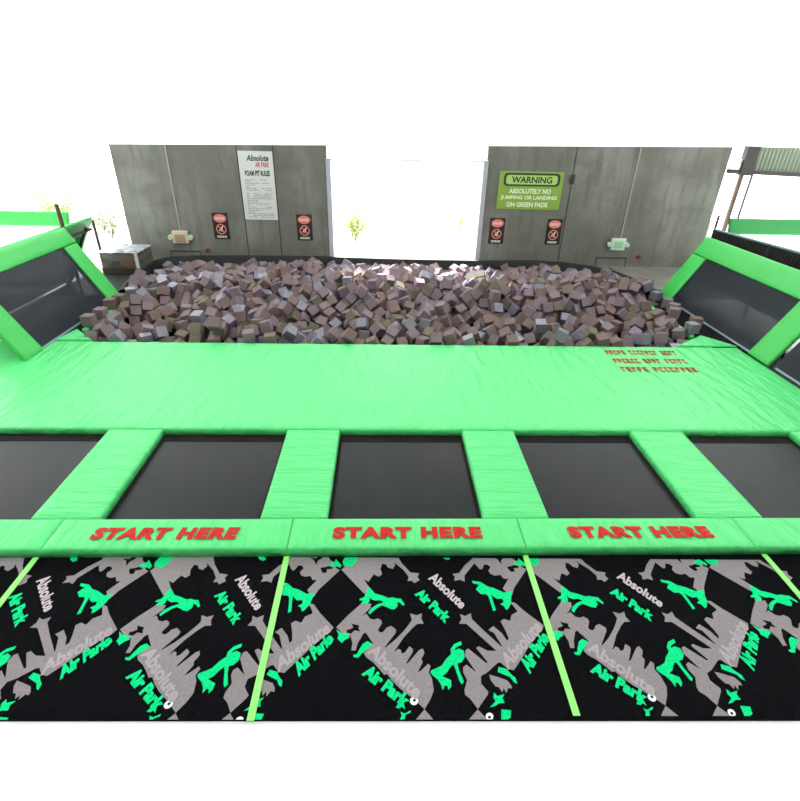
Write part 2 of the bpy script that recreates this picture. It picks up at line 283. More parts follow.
# ---------------------------------------------------------------- floor trampolines
TX = [(-4.594, -3.158), (-2.543, -1.113), (-.500, .939), (1.556, 2.963), (3.595, 4.93)]
YF, YB = 3.517, 5.028
tl = ['outermost on the left, cut by the photo edge', 'under the left start lettering', 'in the centre with the brightest sheen', 'under the right start lettering', 'outermost on the right, in the far corner']
for i, (a, b) in enumerate(TX):
    cx = (a+b)/2; e = empty('trampoline', (cx, (YF+YB)/2, -.1)); tag(e, 'black square floor trampoline ' + tl[i], 'trampoline', 'square trampolines in the floor row')
    m = MB(); n = 14; V = []; 
    for p in range(n+1):
        for q_ in range(n+1):
            x = a-.02+(b-a+.04)*p/n; y = YF-.02+(YB-YF+.04)*q_/n; d = min(p, n-p, q_, n-q_)/(n/2)
            V.append((x, y, -.090-.004*d))
    m.raw(V, [(p*(n+1)+q_, (p+1)*(n+1)+q_, (p+1)*(n+1)+q_+1, p*(n+1)+q_+1) for p in range(n) for q_ in range(n)], M['bed'], True)
    m.build('jump_bed', e)
    m = MB(); m.box(a-.02, b+.02, YB-.14, YB-.02, -.1, -.086, M['web']); m.box(a-.02, b+.02, YF+.0, YF+.03, -.1, -.086, M['web'])  # edge webbing; the wide rear strip also paints shade under the deck pad
    m.box(a-.01, a+.035, YF+.03, YB-.14, -.1, -.086, M['web']); m.box(b-.035, b+.01, YF+.03, YB-.14, -.1, -.086, M['web'])
    m.build('webbing', e)['label'] = 'brown-black webbing border, its wide rear band doubling as painted shade'

# ---------------------------------------------------------------- green pads
cuts = [-6.6, -5.15, -2.85, -.806, 1.247, 3.28, 5.9]
# start pads along the front
fc = [-5.15, -2.85, -.806, 1.247, 3.28, 5.9]
names = ['at the left end, blank in view', 'with START HERE on the left', 'with START HERE in the centre', 'with START HERE on the right', 'at the right end, blank in view']
for i in range(5):
    a, b = fc[i], fc[i+1]; e = empty('start_pad', ((a+b)/2, 3.33, -.1)); tag(e, 'long bright green vinyl pad at the carpet edge, ' + names[i], 'pad', 'green start pads')
    puffy(MB(), a+.0008, b-.0008, 3.146, 3.517, -.1, .0, M['pad_y'], .04, .004, i, .003, 1, .018).build('cushion', e)
    if 1 <= i <= 3:
        x0, x1 = [(-2.5, -1.245), (-.43, .885), (1.66, 2.965)][i-1]
        t = MB(); t.text('START HERE', lambda u_, v_: (x0+(x1-x0)*u_, 3.245+.145*v_, .009), M['red'], bold=.065, shear=(.12, 0, -.08)[i-1], spacing=1.14)
        t.build('lettering', e)['label'] = 'red START HERE lettering'
# dividing pads
dx = [(-5.15, -4.594), (-3.158, -2.543), (-1.113, -.500), (.939, 1.556), (2.963, 3.595), (4.93, 5.55)]
dn = ['at the far left edge', 'between the first and second trampoline from the left', 'to the left of the centre trampoline', 'to the right of the centre trampoline', 'between the two rightmost trampolines', 'at the far right edge']
for i, (a, b) in enumerate(dx):
    m = MB(); puffy(m, a, b, YF+.004, YB-.004, -.1, .0, M['pad_x'], .035, .008, 20+i, .006, 0, .02)
    tag(m.build('divider_pad', loc=((a+b)/2, 4.2, -.1)), 'green vinyl dividing pad ' + dn[i], 'pad', 'green pads between the trampolines')
# deck pads before the foam pit
e = empty('deck_pad', (.2, 6.3, -.1)); tag(e, 'wide green vinyl deck before the foam pit, with small red print at right', 'pad')
puffy(MB(), -6.4, 5.88, YB, 7.6, -.1, .0, M['pad_y'], .045, .006, 41, .009, 1, .022).build('cushion', e)
for i in (4,):
    if i == 4:
        t = MB(); random.seed(3)
        for r_, (y, words) in enumerate([(7.40, [5, 7, 4]), (7.08, [6, 4, 5]), (6.78, [5, 8])]):
            x = 3.56; sc = 1.16/(sum(words)+len(words)*.9-.9)
            for wd in words:
                for k in range(wd):
                    h = .15
                    t.box(x, x+sc*.22, y-h, y, .0035, .010, M['orange_red']); t.box(x, x+sc*.7, y-.035, y, .0035, .010, M['orange_red'])
                    if random.random() < .6: t.box(x, x+sc*.6, y-h*.6, y-h*.4, .0035, .010, M['orange_red'])
                    if random.random() < .5: t.box(x, x+sc*.7, y-h, y-h+.03, .0035, .010, M['orange_red'])
                    x += sc
                x += sc*.9
        t.build('lettering', e)['label'] = 'small red printed lines'
# corner gussets at the pit
for lab, pts in (('left', [(-5.2, 7.61), (-5.11, 8.1), (-4.62, 7.61)]), ('right', [(4.86, 7.61), (5.53, 8.1), (5.9, 7.61)])):
    m = MB(); m.prism(pts if lab == 'right' else pts[::-1], -.1, .012, M['pad_y'])
    bmesh.ops.recalc_face_normals(m.bm, faces=m.bm.faces)
    bmesh.ops.bevel(m.bm, geom=list(m.bm.edges), offset=.012, segments=2, affect='EDGES')
    tag(m.build('corner_pad', loc=(pts[1][0], 7.75, -.1)), 'pointed green corner pad at the %s front of the foam pit' % lab, 'pad')
for lab, x0, x1, y1 in (('left', -5.06, -4.96, 9.9), ('right', 5.36, 5.45, 10.2)):
    m = MB(); puffy(m, x0, x1, 8.12, y1, -.1, .0, M['pad_y'], .06, .004, 60, .003, 0, .02)
    tag(m.build('edge_pad', loc=((x0+x1)/2, 9, -.1)), 'narrow green edge pad half buried in foam along the %s side' % lab, 'pad')

# ---------------------------------------------------------------- pit rim
path = [(-5.12, 9.95), (-5.23, 10.35), (-5.35, 11.2), (-5.41, 11.9), (-5.37, 12.28), (-5.16, 12.6), (-4.5, 12.79), (-3, 12.84), (-1.3, 12.84), (.4, 12.72), (2.3, 12.68), (3.9, 12.78), (4.45, 12.7), (5.08, 12.36), (5.46, 11.99), (5.67, 11.3), (5.73, 10.5), (5.86, 10.35)]
def offs(pa, d):
    o = []
    for i, p in enumerate(pa):
        a = Vector(pa[max(0, i-1)]); b = Vector(pa[min(len(pa)-1, i+1)]); t_ = (b-a).normalized(); o.append((p[0]-t_.y*d, p[1]+t_.x*d))
    return o
o1 = offs(path, .09); m = MB(); V = []
for p, q_ in zip(path, o1): V += [(p[0], p[1], -.62), (p[0], p[1], .10), (p[0]*.8+q_[0]*.2, p[1]*.8+q_[1]*.2, .12), (q_[0], q_[1], .115), (q_[0], q_[1], -.62)]
m.raw(V, [(i*5+k, (i+1)*5+k, (i+1)*5+k+1, i*5+k+1) for i in range(len(path)-1) for k in range(4)], M['black'], True)
tag(m.build('pit_rim', recalc=True), 'black padded rim curving round the back of the foam pit', 'rim')
m = PIT; m.box(-5.95, -5.16, 7.6, 9.95, -.62, -.02, M['deep']); m.box(-5.16, -5.09, 7.62, 9.95, -.62, -.02, M['deep'])
m.box(5.47, 6.4, 7.6, 10.35, -.62, -.003, M['deep']); m.box(-5.92, 6.3, 7.55, 7.6, -.62, -.1, M['deep'])
m.box(-5.55, 5.85, 12.94, 13.05, -.62, -.06, M['wall'])
m.box(5.85, 8.3, 10.35, 13.05, -.62, -.05, M['wall']); m.box(-6.7, -5.46, 9.95, 12.6, -.62, -.05, M['black']); m.box(-6.7, -5.46, 12.6, 13.05, -.62, -.05, M['wall'])
struct_(m.build('floor_pit'))

# ---------------------------------------------------------------- foam cubes
# resting place of every cube: x, y, z in millimetres and a rotation quaternion in hundredths
CD = [
-4990,8280,96,72,0,0,68, -1547,7932,49,63,39,10,65, -2715,7806,227,91,38,10,4, 4420,7885,11,67,-24,68,1,
5420,8220,96,99,0,0,7, -3693,7961,-6,85,-31,-7,39, -832,7878,34,-5,88,-20,41, -3152,8307,152,8,-3,-11,98,
2723,8204,108,-12,98,-5,3, -551,7753,68,36,-42,-19,80, -93,8272,-22,87,12,30,33, 5220,8220,-20,33,71,17,-58,
4735,7898,29,-55,75,-17,31, 3646,7723,34,51,47,40,59, 3501,7923,82,54,81,15,-11, -1778,8892,140,16,36,86,29,
1103,7769,53,-35,-54,61,44, -5030,9150,96,99,0,0,4, -3102,8018,56,-37,63,57,34, 2941,7728,125,4,29,68,66,
-1970,8113,81,-10,-7,-65,73, 1071,8855,179,-52,68,44,-22, -4297,7733,2,-34,58,64,-34, -2184,7742,47,6,71,11,-67,
4633,8609,27,-41,73,50,20, 865,7723,48,59,29,66,32, -4950,8620,96,73,0,0,67, -361,8448,-3,-26,72,19,-59,
502,8002,-24,17,40,44,78, -3828,8812,38,29,80,-25,-43, -2695,8437,29,-51,2,-25,81, -3209,8907,175,96,7,-20,-9,
5649,10061,95,0,98,17,0, 2601,8482,-2,7,74,44,-48, 2173,9537,219,-69,70,3,-12, -4740,7820,-30,-25,66,-54,-43,
-1513,9680,222,77,-44,-13,-43, -4324,9841,126,-20,38,-43,78, 1908,8692,-2,68,-38,53,-32, -1654,8937,-20,49,59,7,62,
1295,9461,157,8,-39,-30,86, -3532,10099,230,55,-58,-8,58, 5000,8400,60,69,-35,30,-54, -1311,9171,-38,87,33,-7,33,
2074,7913,55,-15,87,8,-43, 1769,9171,-12,-20,32,-7,91, -2391,9179,104,43,-2,-59,66, -195,10066,261,8,15,98,1,
2137,7735,-11,81,-57,0,0, -975,8957,-6,48,77,-27,-28, 3702,9434,237,4,12,40,90, 5500,9000,96,83,0,0,54,
-4113,8808,-16,12,-51,-53,65, 5475,10169,266,-38,-55,63,38, 2256,8396,46,16,13,96,13, 4025,8459,-49,26,-12,77,-56,
3480,8698,2,-26,-31,90,-12, 2189,9298,32,88,44,9,3, 3794,8541,49,81,-19,34,-42, 1246,9923,297,-7,-18,94,-25,
722,8538,157,89,2,-42,1, 4684,9547,110,-1,37,90,-18, -1836,7734,0,71,-3,69,4, -1941,10132,240,-4,-21,87,-41,
-3535,8514,-91,57,-53,51,35, -2444,9774,153,36,73,-45,-34, -4567,9085,-22,84,47,19,15, -2148,8618,81,-4,38,82,-41,
1525,7949,41,49,83,-11,18, 3516,9259,150,87,6,-47,9, 456,8204,97,-12,69,53,-46, -3979,10007,133,-48,17,5,85,
2539,8100,-104,89,41,-16,0, 2827,8009,-56,49,30,80,4, 1878,8315,-58,-16,59,58,-52, -543,8821,21,-46,-9,49,72,
-4394,9182,5,1,-24,87,-40, 1485,9734,258,-21,-56,64,47, 2653,8751,168,9,94,-22,-22, 3302,9407,233,-51,39,67,-34,
-3776,8380,-41,2,8,85,50, 5185,9503,62,5,74,-17,-64, 150,8031,-13,-55,-51,62,-18, -2856,8941,186,-16,60,53,-56,
5264,10223,184,83,22,-31,37, 3917,9358,156,75,-14,58,-26, -2533,8644,47,18,72,-7,-66, -3385,8052,-112,61,10,77,-2,
-4566,9156,157,-47,84,15,-19, 208,8784,147,64,-24,-43,-58, 1603,9498,189,-60,39,-19,66, -4470,7900,30,40,47,77,-1,
-2402,10141,223,56,31,23,72, -2850,9620,198,66,-9,-2,73, -3011,8571,108,-36,-54,33,67, -4700,8580,20,-3,23,95,17,
1930,8013,-116,-33,32,16,86, -3895,7867,-75,0,86,-49,0, 3097,9105,136,19,97,-4,9, 2572,9504,-45,-46,75,20,41,
-1173,9569,198,3,-39,82,39, 4693,9343,-68,61,-39,-15,65, 4411,8923,-150,-25,-16,66,68, 1421,7725,1,0,-19,0,97,
-1526,9182,35,63,-17,47,58, 1114,8705,-4,-9,-18,-68,69, -4831,10218,168,-53,67,44,25, 1508,9319,-22,94,21,-14,20,
-1994,8947,57,17,20,68,-67, 5073,10344,168,-6,-59,47,64, 2866,9162,125,-7,-25,88,-37, 1406,9029,-125,43,74,50,5,
-3096,7862,-79,60,-14,25,73, 3866,7735,-20,98,3,-14,4, 1945,9582,39,32,-54,-37,67, 528,10517,234,89,30,30,11,
2392,9712,244,-4,71,50,-48, -611,9608,123,9,36,10,91, -4583,9007,-199,-49,86,8,-7, -4700,8060,0,-30,-46,65,-51,
2901,9792,148,-39,-56,64,-32, 4325,10177,263,-2,78,-43,-43, 665,7844,-75,67,-28,-63,-23, 3296,9207,107,62,23,63,39,
-2786,10090,197,60,-49,-29,55, 2679,9690,53,3,35,92,8, 3472,8348,-153,56,-54,61,-7, -425,9566,239,56,-35,-23,70,
-3799,10175,138,67,61,39,10, -1021,9551,43,19,-28,86,-36, 2986,8295,20,53,-19,7,81, -798,9332,-23,88,33,9,-30,
-873,8821,-159,34,-17,82,-40, -919,10478,289,-7,-53,64,-53, 724,8311,74,73,-2,17,64, -2706,7988,93,-6,69,-67,-24,
947,8265,13,24,17,29,90, -803,10023,105,70,66,-13,17, -3946,8064,-10,-32,-7,67,65, 4722,9997,134,8,86,44,20,
-315,8662,72,-23,-13,75,-59, -1123,8813,-117,73,10,-60,-27, -236,9343,82,78,53,-14,28, -2197,8003,32,-11,73,-44,-48,
-1064,7755,-51,92,0,36,3, 131,10557,189,82,-53,1,15, -3479,8709,11,-43,36,46,67, 3080,9577,256,-34,64,57,37,
4229,9418,-44,75,19,29,-54, -4974,9413,95,6,6,70,70, 247,8603,25,-56,60,-45,32, -4690,8342,-4,-36,-20,90,-3,
760,10410,167,43,61,-51,41, -1075,10114,169,20,82,51,-5, 1799,9612,217,6,41,20,88, 5210,9020,30,15,67,70,14,
-1293,9455,78,25,-27,91,-8, 1620,9197,-137,10,51,69,47, -2759,9364,70,32,87,34,-1, -3378,10223,133,39,88,-17,14,
-2697,8914,55,28,84,42,14, 878,9836,197,71,51,-28,37, 60,7889,-111,61,-17,55,52, -4720,9100,30,-59,-23,75,11,
5660,9600,96,86,0,0,50, 883,10882,199,78,21,-54,-19, 3699,9719,254,26,83,37,-31, -1707,9225,126,93,21,22,-13,
798,8026,3,-42,-34,81,-19, 477,9199,57,77,6,-59,-18, -1,9353,90,66,67,-12,29, -2776,7816,-94,68,71,6,7,
-1074,9124,55,77,-53,-32,9, -1712,8167,5,81,-8,-47,31, 2438,9603,46,91,-3,29,-26, 4459,9465,-58,77,-38,-39,29,
-333,8261,-135,-41,59,-43,52, 4852,8585,-56,93,32,3,9, 570,9933,67,-8,71,-39,-56, -3431,10403,229,-53,-56,-1,62,
-4187,10035,126,28,66,42,-54, -3717,9452,28,63,-10,64,-41, -1402,7949,-74,29,74,-57,-17, 3443,9018,-70,95,25,-1,-13,
1040,9695,139,-34,-60,71,8, -4403,10115,206,45,72,-33,-39, 319,7917,-142,13,-67,-25,67, 3318,8544,-85,-31,-1,-38,86,
5095,9098,-39,73,27,10,-61, 771,9518,68,-23,6,90,35, 4982,9537,-47,-1,-56,68,-45, 1871,10294,238,-16,39,53,73,
-5004,10451,277,-42,83,0,-33, -167,7729,-49,2,-22,-1,96, 3955,9202,15,9,-3,97,-19, 4797,11096,147,17,-10,97,1,
-5048,10287,175,73,24,-51,-35, 3704,9304,29,68,-40,59,2, 4555,8467,-126,-36,82,-41,-3, -45,9081,-24,-5,-37,32,86,
4779,9120,-58,54,-10,80,-21, -4942,9815,95,38,38,59,59, -1842,9461,153,-15,-4,94,26, -4385,8202,-121,93,-18,1,29,
199,9327,177,-48,27,60,57, -1489,9005,-121,-18,-45,73,-46, 842,8767,136,-19,75,-61,-2, 3213,10174,284,-26,75,2,59,
5200,8500,30,72,-48,12,-46, -3575,8920,62,4,75,-64,-4, 3431,7726,-52,-23,-66,66,23, -2160,8260,58,-38,-34,65,53,
-4537,8403,-107,88,18,40,11, -1633,11225,158,-16,-8,86,-45, -4298,9762,-72,71,15,38,-56, 30,10171,143,29,47,80,20,
2643,10045,190,80,-31,-14,48, -2104,12151,60,-27,33,84,30, -4199,11493,198,7,-25,86,42, -4207,8356,-121,-19,-9,-43,87,
2537,8755,12,51,5,83,-17, 4202,7986,-147,-59,26,71,-23, 198,8229,10,74,43,7,49, -1996,8634,-58,11,-30,-26,90,
5637,9289,95,92,0,0,35, -4667,9722,98,-2,63,59,-48, 2036,8482,-45,28,-50,12,80, -364,10860,197,-13,85,-28,40,
-1263,8605,-142,45,45,71,26, 4201,9805,103,-27,13,93,-18, 4363,10051,121,-8,-10,38,90, -1358,10334,232,28,78,-23,-50,
-2318,8789,36,62,-57,35,39, 179,9842,116,-32,-24,84,33, -497,8659,-108,-37,21,82,-36, -3101,10841,169,-3,-43,-21,87,
-744,10282,241,-67,5,72,-6, -3926,10346,177,-36,-5,-20,90, 3332,9654,273,24,-20,-33,88, 1903,9877,230,-10,58,71,-36,
2846,10811,189,-7,-8,-25,95, -2202,10220,101,-4,54,15,82, 3063,9394,138,-17,64,-62,-39, -1590,10402,168,13,85,-30,-39,
-4730,8840,0,-26,56,60,-49, 5202,8006,-165,66,-43,-59,10, 2405,10116,267,88,34,-15,24, -1070,8266,-141,72,-20,49,-42,
-4513,9923,63,96,-2,-5,-25, -2370,8105,-41,51,-38,76,-1, -3269,10544,158,76,-46,-35,-25, 441,9433,109,71,-19,-9,66,
3804,10286,259,24,12,95,5, -2520,8275,-122,81,45,28,20, -615,10049,160,-34,53,-19,74, -2894,11126,196,23,48,32,77,
2917,9017,-41,-28,-44,82,-20, -1128,10480,173,65,-55,50,-10, 315,9997,113,51,-25,77,26, -4516,9572,25,83,37,18,-35,
-3075,9689,140,30,68,-55,-35, 1718,9528,25,-15,-32,16,91, 4331,9130,-131,83,23,-35,33, -4269,11023,129,36,14,-60,68,
2150,11007,190,-26,94,-10,15, 1539,8647,-192,61,37,18,66, -5161,12323,-42,47,-16,67,-54, 4952,8301,-18,69,-54,42,17,
-3585,9698,69,51,73,-3,44, 3690,10778,196,44,0,73,-50, 2209,9812,277,13,-55,66,-47, 3977,10498,272,-9,33,83,-42,
-1503,8826,-219,3,-20,84,-49, 3238,9118,-92,-23,-39,85,-25, -3524,9976,38,75,30,-39,-41, -1320,10170,127,10,-17,89,38,
1644,8078,-88,-10,87,41,19, -3088,10651,90,-64,-38,3,65, 2887,7757,-57,37,-42,50,64, 3095,8867,-82,-22,64,-38,62,
-3556,7872,-143,4,-31,-53,78, 1195,7956,19,-24,-20,70,-62, 4102,10278,262,81,13,53,-13, 67,8466,-40,71,9,55,40,
-390,9293,-18,29,-10,92,-17, -456,9505,-6,23,54,75,27, 2915,10060,181,-13,96,-6,-18, -4372,9460,-48,49,-45,0,73,
-746,10840,182,59,-30,73,-8, -2007,9973,65,-51,9,76,-37, -2465,10987,107,-40,86,-13,26, 4345,9713,-13,-26,-54,-48,62,
-66,9816,50,48,-38,34,70, -4859,11061,102,-34,9,66,-64, 2069,10110,268,40,-33,73,42, 2968,10621,135,79,-58,-15,3,
-3746,8584,-69,58,29,-56,-49, -1888,8940,-138,29,80,43,27, 575,8963,-16,87,19,-16,41, 324,10354,107,-5,22,-17,95,
-152,11550,113,-49,64,48,-31, 5421,10418,251,-23,96,-6,-8, 1018,10141,177,88,12,31,31, 3589,10328,185,91,39,0,8,
3100,9843,257,58,31,-33,66, -2168,9818,-13,-55,45,-9,68, -3910,11800,4,-22,51,67,47, 5640,8500,96,78,0,0,60,
-3887,9601,-10,12,1,82,55, 4620,8772,-104,31,75,-56,10, 528,10401,67,-29,76,-17,54, 235,11282,142,-26,61,68,29,
-3069,9441,87,23,-24,51,78, -2635,9750,38,-18,-19,28,91, 3766,11523,174,48,67,-44,33, -1679,9815,127,67,46,24,-51,
3987,11600,147,-59,30,64,-35, 1339,10176,292,-40,-1,-10,90, 3768,9031,-18,71,-6,-67,16, -4323,11291,184,80,-29,51,0,
-3137,12275,77,17,16,69,-67, 1741,11390,180,82,20,12,50, 5052,10883,77,32,62,35,-61, 5340,11693,48,33,-54,44,63,
5079,10155,-2,40,58,-52,47, 1902,10918,146,40,-12,75,-49, -2555,11513,153,-13,62,-60,-47, 5262,10783,150,-22,70,61,27,
740,11184,165,-9,28,91,-26, -288,9568,106,-65,30,-19,66, 3787,8813,-22,71,-21,20,-63, 173,9087,125,88,44,5,12,
5325,11350,60,48,82,22,-17, -1179,7992,-97,64,54,-7,53, 907,8519,26,72,65,-5,19, -2582,9970,141,35,-22,-26,86,
-2020,9225,55,9,77,51,35, -2693,10954,139,31,94,-4,0, -2818,8697,8,86,34,32,16, -2354,9995,14,-5,-58,-20,77,
4667,9791,19,-36,-35,-7,85, -654,9122,-74,78,23,54,-17, -1559,11825,77,-36,10,-25,88, 5317,10073,-8,87,43,12,-16,
-1767,12028,74,1,-43,-45,77, 1260,11296,136,40,-5,51,75, 4853,10739,40,40,86,-28,-5, -2472,10334,247,43,60,-41,-52,
4858,9649,51,-38,-9,44,79, -1799,10316,129,-55,15,54,60, -4504,10338,193,63,-44,-51,36, 1180,10322,237,33,-56,16,73,
-1171,11999,35,-45,67,-14,-55, -525,12114,52,97,-8,-11,-17, 5310,11891,68,82,1,4,-55, -1149,11089,179,4,-48,27,82,
4407,10842,183,49,80,-29,15, -4216,10691,66,3,80,25,-52, -3661,10534,211,50,84,7,-12, -4636,11412,70,65,-52,-25,-48,
-142,8611,-72,-48,-14,53,67, -2191,9036,21,16,-17,58,77, -45,11092,93,4,84,51,-5, 4596,8076,-16,-53,-2,63,-55,
-439,10214,179,-43,61,-23,61, -2413,11247,89,-26,-41,83,-26, -451,9794,210,60,66,-39,18, -2666,11199,151,-60,-30,65,32,
-2886,10906,65,91,-39,-6,-2, -3157,11238,151,-18,54,81,2, 4560,10165,102,-42,56,65,26, -2173,11193,109,28,94,12,-12,
-2619,9164,-35,90,34,-15,-20, 3623,11125,168,8,81,14,54, -3231,9673,31,71,34,-7,-60, -1574,9497,57,33,-14,88,-29,
-405,7762,-117,16,-66,-4,72, 2741,8298,-64,77,-59,15,-16, -103,8836,-93,-14,80,55,-13, -4482,10595,134,62,38,34,58,
4567,11182,161,35,63,59,-33, -612,8891,-157,60,26,16,72, -839,11585,70,79,-49,15,29, 3049,12631,-42,-30,67,52,-42,
2067,9854,120,75,56,25,-21, -4862,10460,133,80,-36,-5,-46, -523,10645,133,67,-55,-16,-44, -544,11204,110,-49,-11,85,5,
1584,10656,182,25,-32,2,90, 1784,8745,-188,-16,93,4,-31, -3214,10362,61,76,35,6,-53, 2306,10334,241,6,-34,42,83,
1049,11492,122,57,-53,61,0, 2567,11317,101,34,88,2,-29, 5282,9762,29,16,76,-60,-15, 3395,11311,131,33,93,7,-3,
-1033,10003,13,20,86,45,-4, -1299,8188,-118,10,61,77,-3, 3100,7840,-123,-55,4,76,-31, 3673,8567,-108,-47,72,-48,-3,
825,9234,41,-22,83,-27,40, 2534,11893,27,26,64,57,42, 3193,10784,149,-26,89,17,-29, 2274,7966,-101,92,11,-2,35,
-3589,11900,40,-1,62,-30,71, 1446,9518,34,-38,49,76,-12, -2486,8553,-118,6,66,19,71, 4490,9934,-3,38,84,37,-5,
5465,9781,-69,-15,15,31,92, 2384,8436,-106,-7,80,8,-57, 2404,9274,-166,-4,-30,-37,86, 1507,8921,-245,34,89,3,27,
4006,10093,223,64,-58,42,23, 500,12310,30,77,49,7,-39, -2228,11694,56,22,10,85,45, -2025,11548,28,51,37,43,63,
-1533,8546,-166,3,38,-51,76, -750,9590,-11,-18,35,71,56, 4428,8129,-112,43,5,83,34, 346,8208,-111,65,-63,33,23,
-1020,8528,-154,-22,36,80,41, -3395,9006,33,-12,74,-4,64, -3988,9023,-24,77,6,48,39, -4448,10859,87,-36,15,-36,84,
-2442,12335,6,67,10,-63,-35, 519,11046,160,-46,11,46,74, 3080,11032,151,-41,29,82,-24, 141,8899,-28,-19,66,-9,71,
-3300,11038,124,76,9,-4,62, -5029,11885,-75,0,95,29,0, 1677,11022,140,30,13,42,84, 2146,9522,31,43,49,56,50,
-5048,10135,45,-57,-18,-41,68, 3958,9866,185,87,-38,-20,-20, -762,12066,21,93,-24,-22,-13, -1265,7749,-133,55,73,-25,29,
-884,12357,62,33,81,-6,47, -1348,9691,104,-43,85,-4,-27, -1579,12148,75,-14,-63,-35,66, -2916,8239,47,66,48,56,-1,
-895,11859,69,4,-21,90,35, 1869,11599,149,86,-19,-9,43, 4928,7740,-135,-46,-53,44,54, 4571,8683,-268,-16,-17,92,-28,
473,8709,-24,-65,72,-20,-9, -1859,10777,97,88,2,-7,45, 1243,12379,-20,54,-45,18,68, 3740,12317,-16,-23,-32,-2,91,
-4060,9665,-76,25,62,11,72, 333,8940,-17,94,-27,-7,8, -3135,9250,-12,64,-23,-38,61, 2866,9519,19,-26,71,62,14,
-4035,9385,-96,24,-18,88,-34, -3840,9854,-8,-41,83,-32,12, -1662,7968,-156,-51,73,44,4, 1283,9778,115,-7,99,-2,-1,
2723,9924,56,-9,48,51,70, 1085,9246,79,-37,88,-18,18, 4377,11445,120,80,30,43,27, -19,12124,6,39,34,78,-33,
2158,9224,-151,62,-30,69,-15, 5021,8489,67,65,41,18,59, -4030,9954,-43,15,95,-24,-8, 793,11476,154,52,64,-13,53,
-4175,12432,-51,-24,-22,27,90, 1714,12149,29,75,-54,-33,10, -2282,10797,26,-66,69,25,8, 1852,9010,-184,39,-10,90,6,
-2952,12445,-28,44,-19,16,85, -4025,11418,74,-6,-26,28,91, -3314,11441,139,71,52,24,-38, 1251,7736,-101,55,39,40,61,
-3136,8187,-62,59,-22,72,-25, 1958,9247,-117,66,16,34,-64, 1356,10869,172,-42,30,-56,63, -2829,8317,-107,-37,-29,-18,85,
-4635,10154,54,-42,46,58,51, -1979,7907,-133,-5,3,9,98, 3448,11818,47,47,50,71,-8, 4150,11234,107,-37,87,-3,29,
547,11856,34,62,58,-20,-46, -3952,8641,-140,87,-44,16,-8, 2244,8757,-73,-38,-35,84,-8, 3913,8095,-88,40,82,-39,5,
-711,7741,-106,4,93,-7,-32, -175,10097,72,-33,42,62,-56, 2542,10517,210,89,-22,-36,9, 3329,12054,5,76,-15,-45,-42,
-2527,7752,-150,73,-24,35,-52, -4290,8722,-219,75,-9,-59,-25, -1734,12419,73,-45,-39,15,78, -3474,9461,48,-54,-13,12,81,
788,10021,110,59,37,48,-51, -3589,11509,20,37,88,-23,11, 2968,11431,98,58,57,-53,18, 773,9750,58,18,24,-58,74,
-4187,12068,-30,69,50,8,-49, -4367,12260,2,96,19,16,-4, 1732,10389,142,30,-50,77,-22, 1048,11132,105,22,24,82,45,
-892,9149,-146,31,-19,-56,73, 4424,8401,-248,41,4,-37,82, 3916,12181,67,42,44,65,44, 2084,11858,45,-1,36,-38,84,
3414,10926,167,38,66,55,30, -3811,10833,129,-15,55,-18,79, -2374,8011,-212,55,35,69,28, -3954,11073,119,80,6,-54,22,
3098,12160,-34,87,19,-32,29, -992,10302,99,-12,65,40,62, -1353,11312,58,48,-16,66,-53, 96,11559,32,-9,82,52,18,
1222,9356,-36,43,87,-14,13, -2468,11750,54,2,-21,48,84, 233,12169,0,92,-9,-26,23, -3408,9238,75,14,57,80,9,
-194,10610,150,-21,16,-42,86, 927,12070,45,-50,83,-16,-15, -4193,11216,55,7,50,18,83, 336,11753,33,88,-31,26,22,
-98,9308,-99,23,-20,91,25, -4720,7863,-131,-26,65,-55,44, 3222,8214,-193,23,38,82,-34, 3790,10071,175,5,-25,-29,91,
1550,11218,116,14,-25,95,-3, 2679,11033,109,-34,3,74,56, -2674,8392,-245,-28,-49,77,-27, 2329,8229,-157,43,-51,71,-20,
2093,8911,-109,38,32,33,79, -2578,9452,8,89,-24,-17,-30, -4392,7945,-53,73,4,-4,-66, -1201,9119,-222,50,45,72,-11,
5014,9798,-5,-40,85,14,27, 1079,9924,98,-59,2,-21,77, 353,11110,53,11,73,-44,-49, 1118,10782,117,-25,48,68,48,
4644,11604,71,-41,0,85,30, 696,12061,53,56,39,57,43, 1645,11757,47,76,-49,-17,37, -185,12333,-29,70,-44,-8,-53,
3945,9673,103,26,69,-42,-52, 344,10597,111,0,-9,38,91, -4760,8320,-20,90,-3,-39,-11, 4535,12077,31,64,33,-49,48,
3966,8654,-54,64,59,-22,-43, -3904,12045,-31,88,35,17,-23, 1705,9806,151,18,-18,96,-6, -3341,7743,-148,69,28,-14,-64,
3468,7958,-134,84,-47,25,4, 2265,11261,100,33,-56,75,0, -2093,12420,0,42,31,81,20, 5086,10597,66,93,-14,28,-10,
-1798,11672,-15,-51,83,-8,-17, 5009,8123,-205,-28,-17,85,-39, -771,8627,-251,-57,31,-5,75, -1436,11109,42,-4,28,94,11,
-1584,11549,41,26,65,56,-42, 687,8782,-106,79,-21,-56,-3, 3168,10448,167,70,-47,-35,37, -2064,10888,87,-19,57,-4,78,
-4911,10831,44,35,3,-59,72, 1478,10447,164,-6,91,-18,34, 4698,9525,-125,-59,32,-12,72, -3358,12205,-35,61,70,-32,12,
-1527,10168,106,-9,-7,-38,91, 2339,7739,-159,48,55,51,-43, 668,8204,-85,35,39,70,46, 4285,9351,-241,15,76,-37,-49,
1160,8414,-158,-19,-55,65,46, 5074,9351,-126,-54,59,-58,-9, 943,9560,-31,-53,-9,-44,70, 3642,10121,61,-44,-30,65,-53,
-1435,9400,-55,14,36,39,82, 5501,10460,-35,-65,-23,-27,66, 1126,8935,-8,27,48,-37,73, -3133,9001,12,-13,-43,65,60,
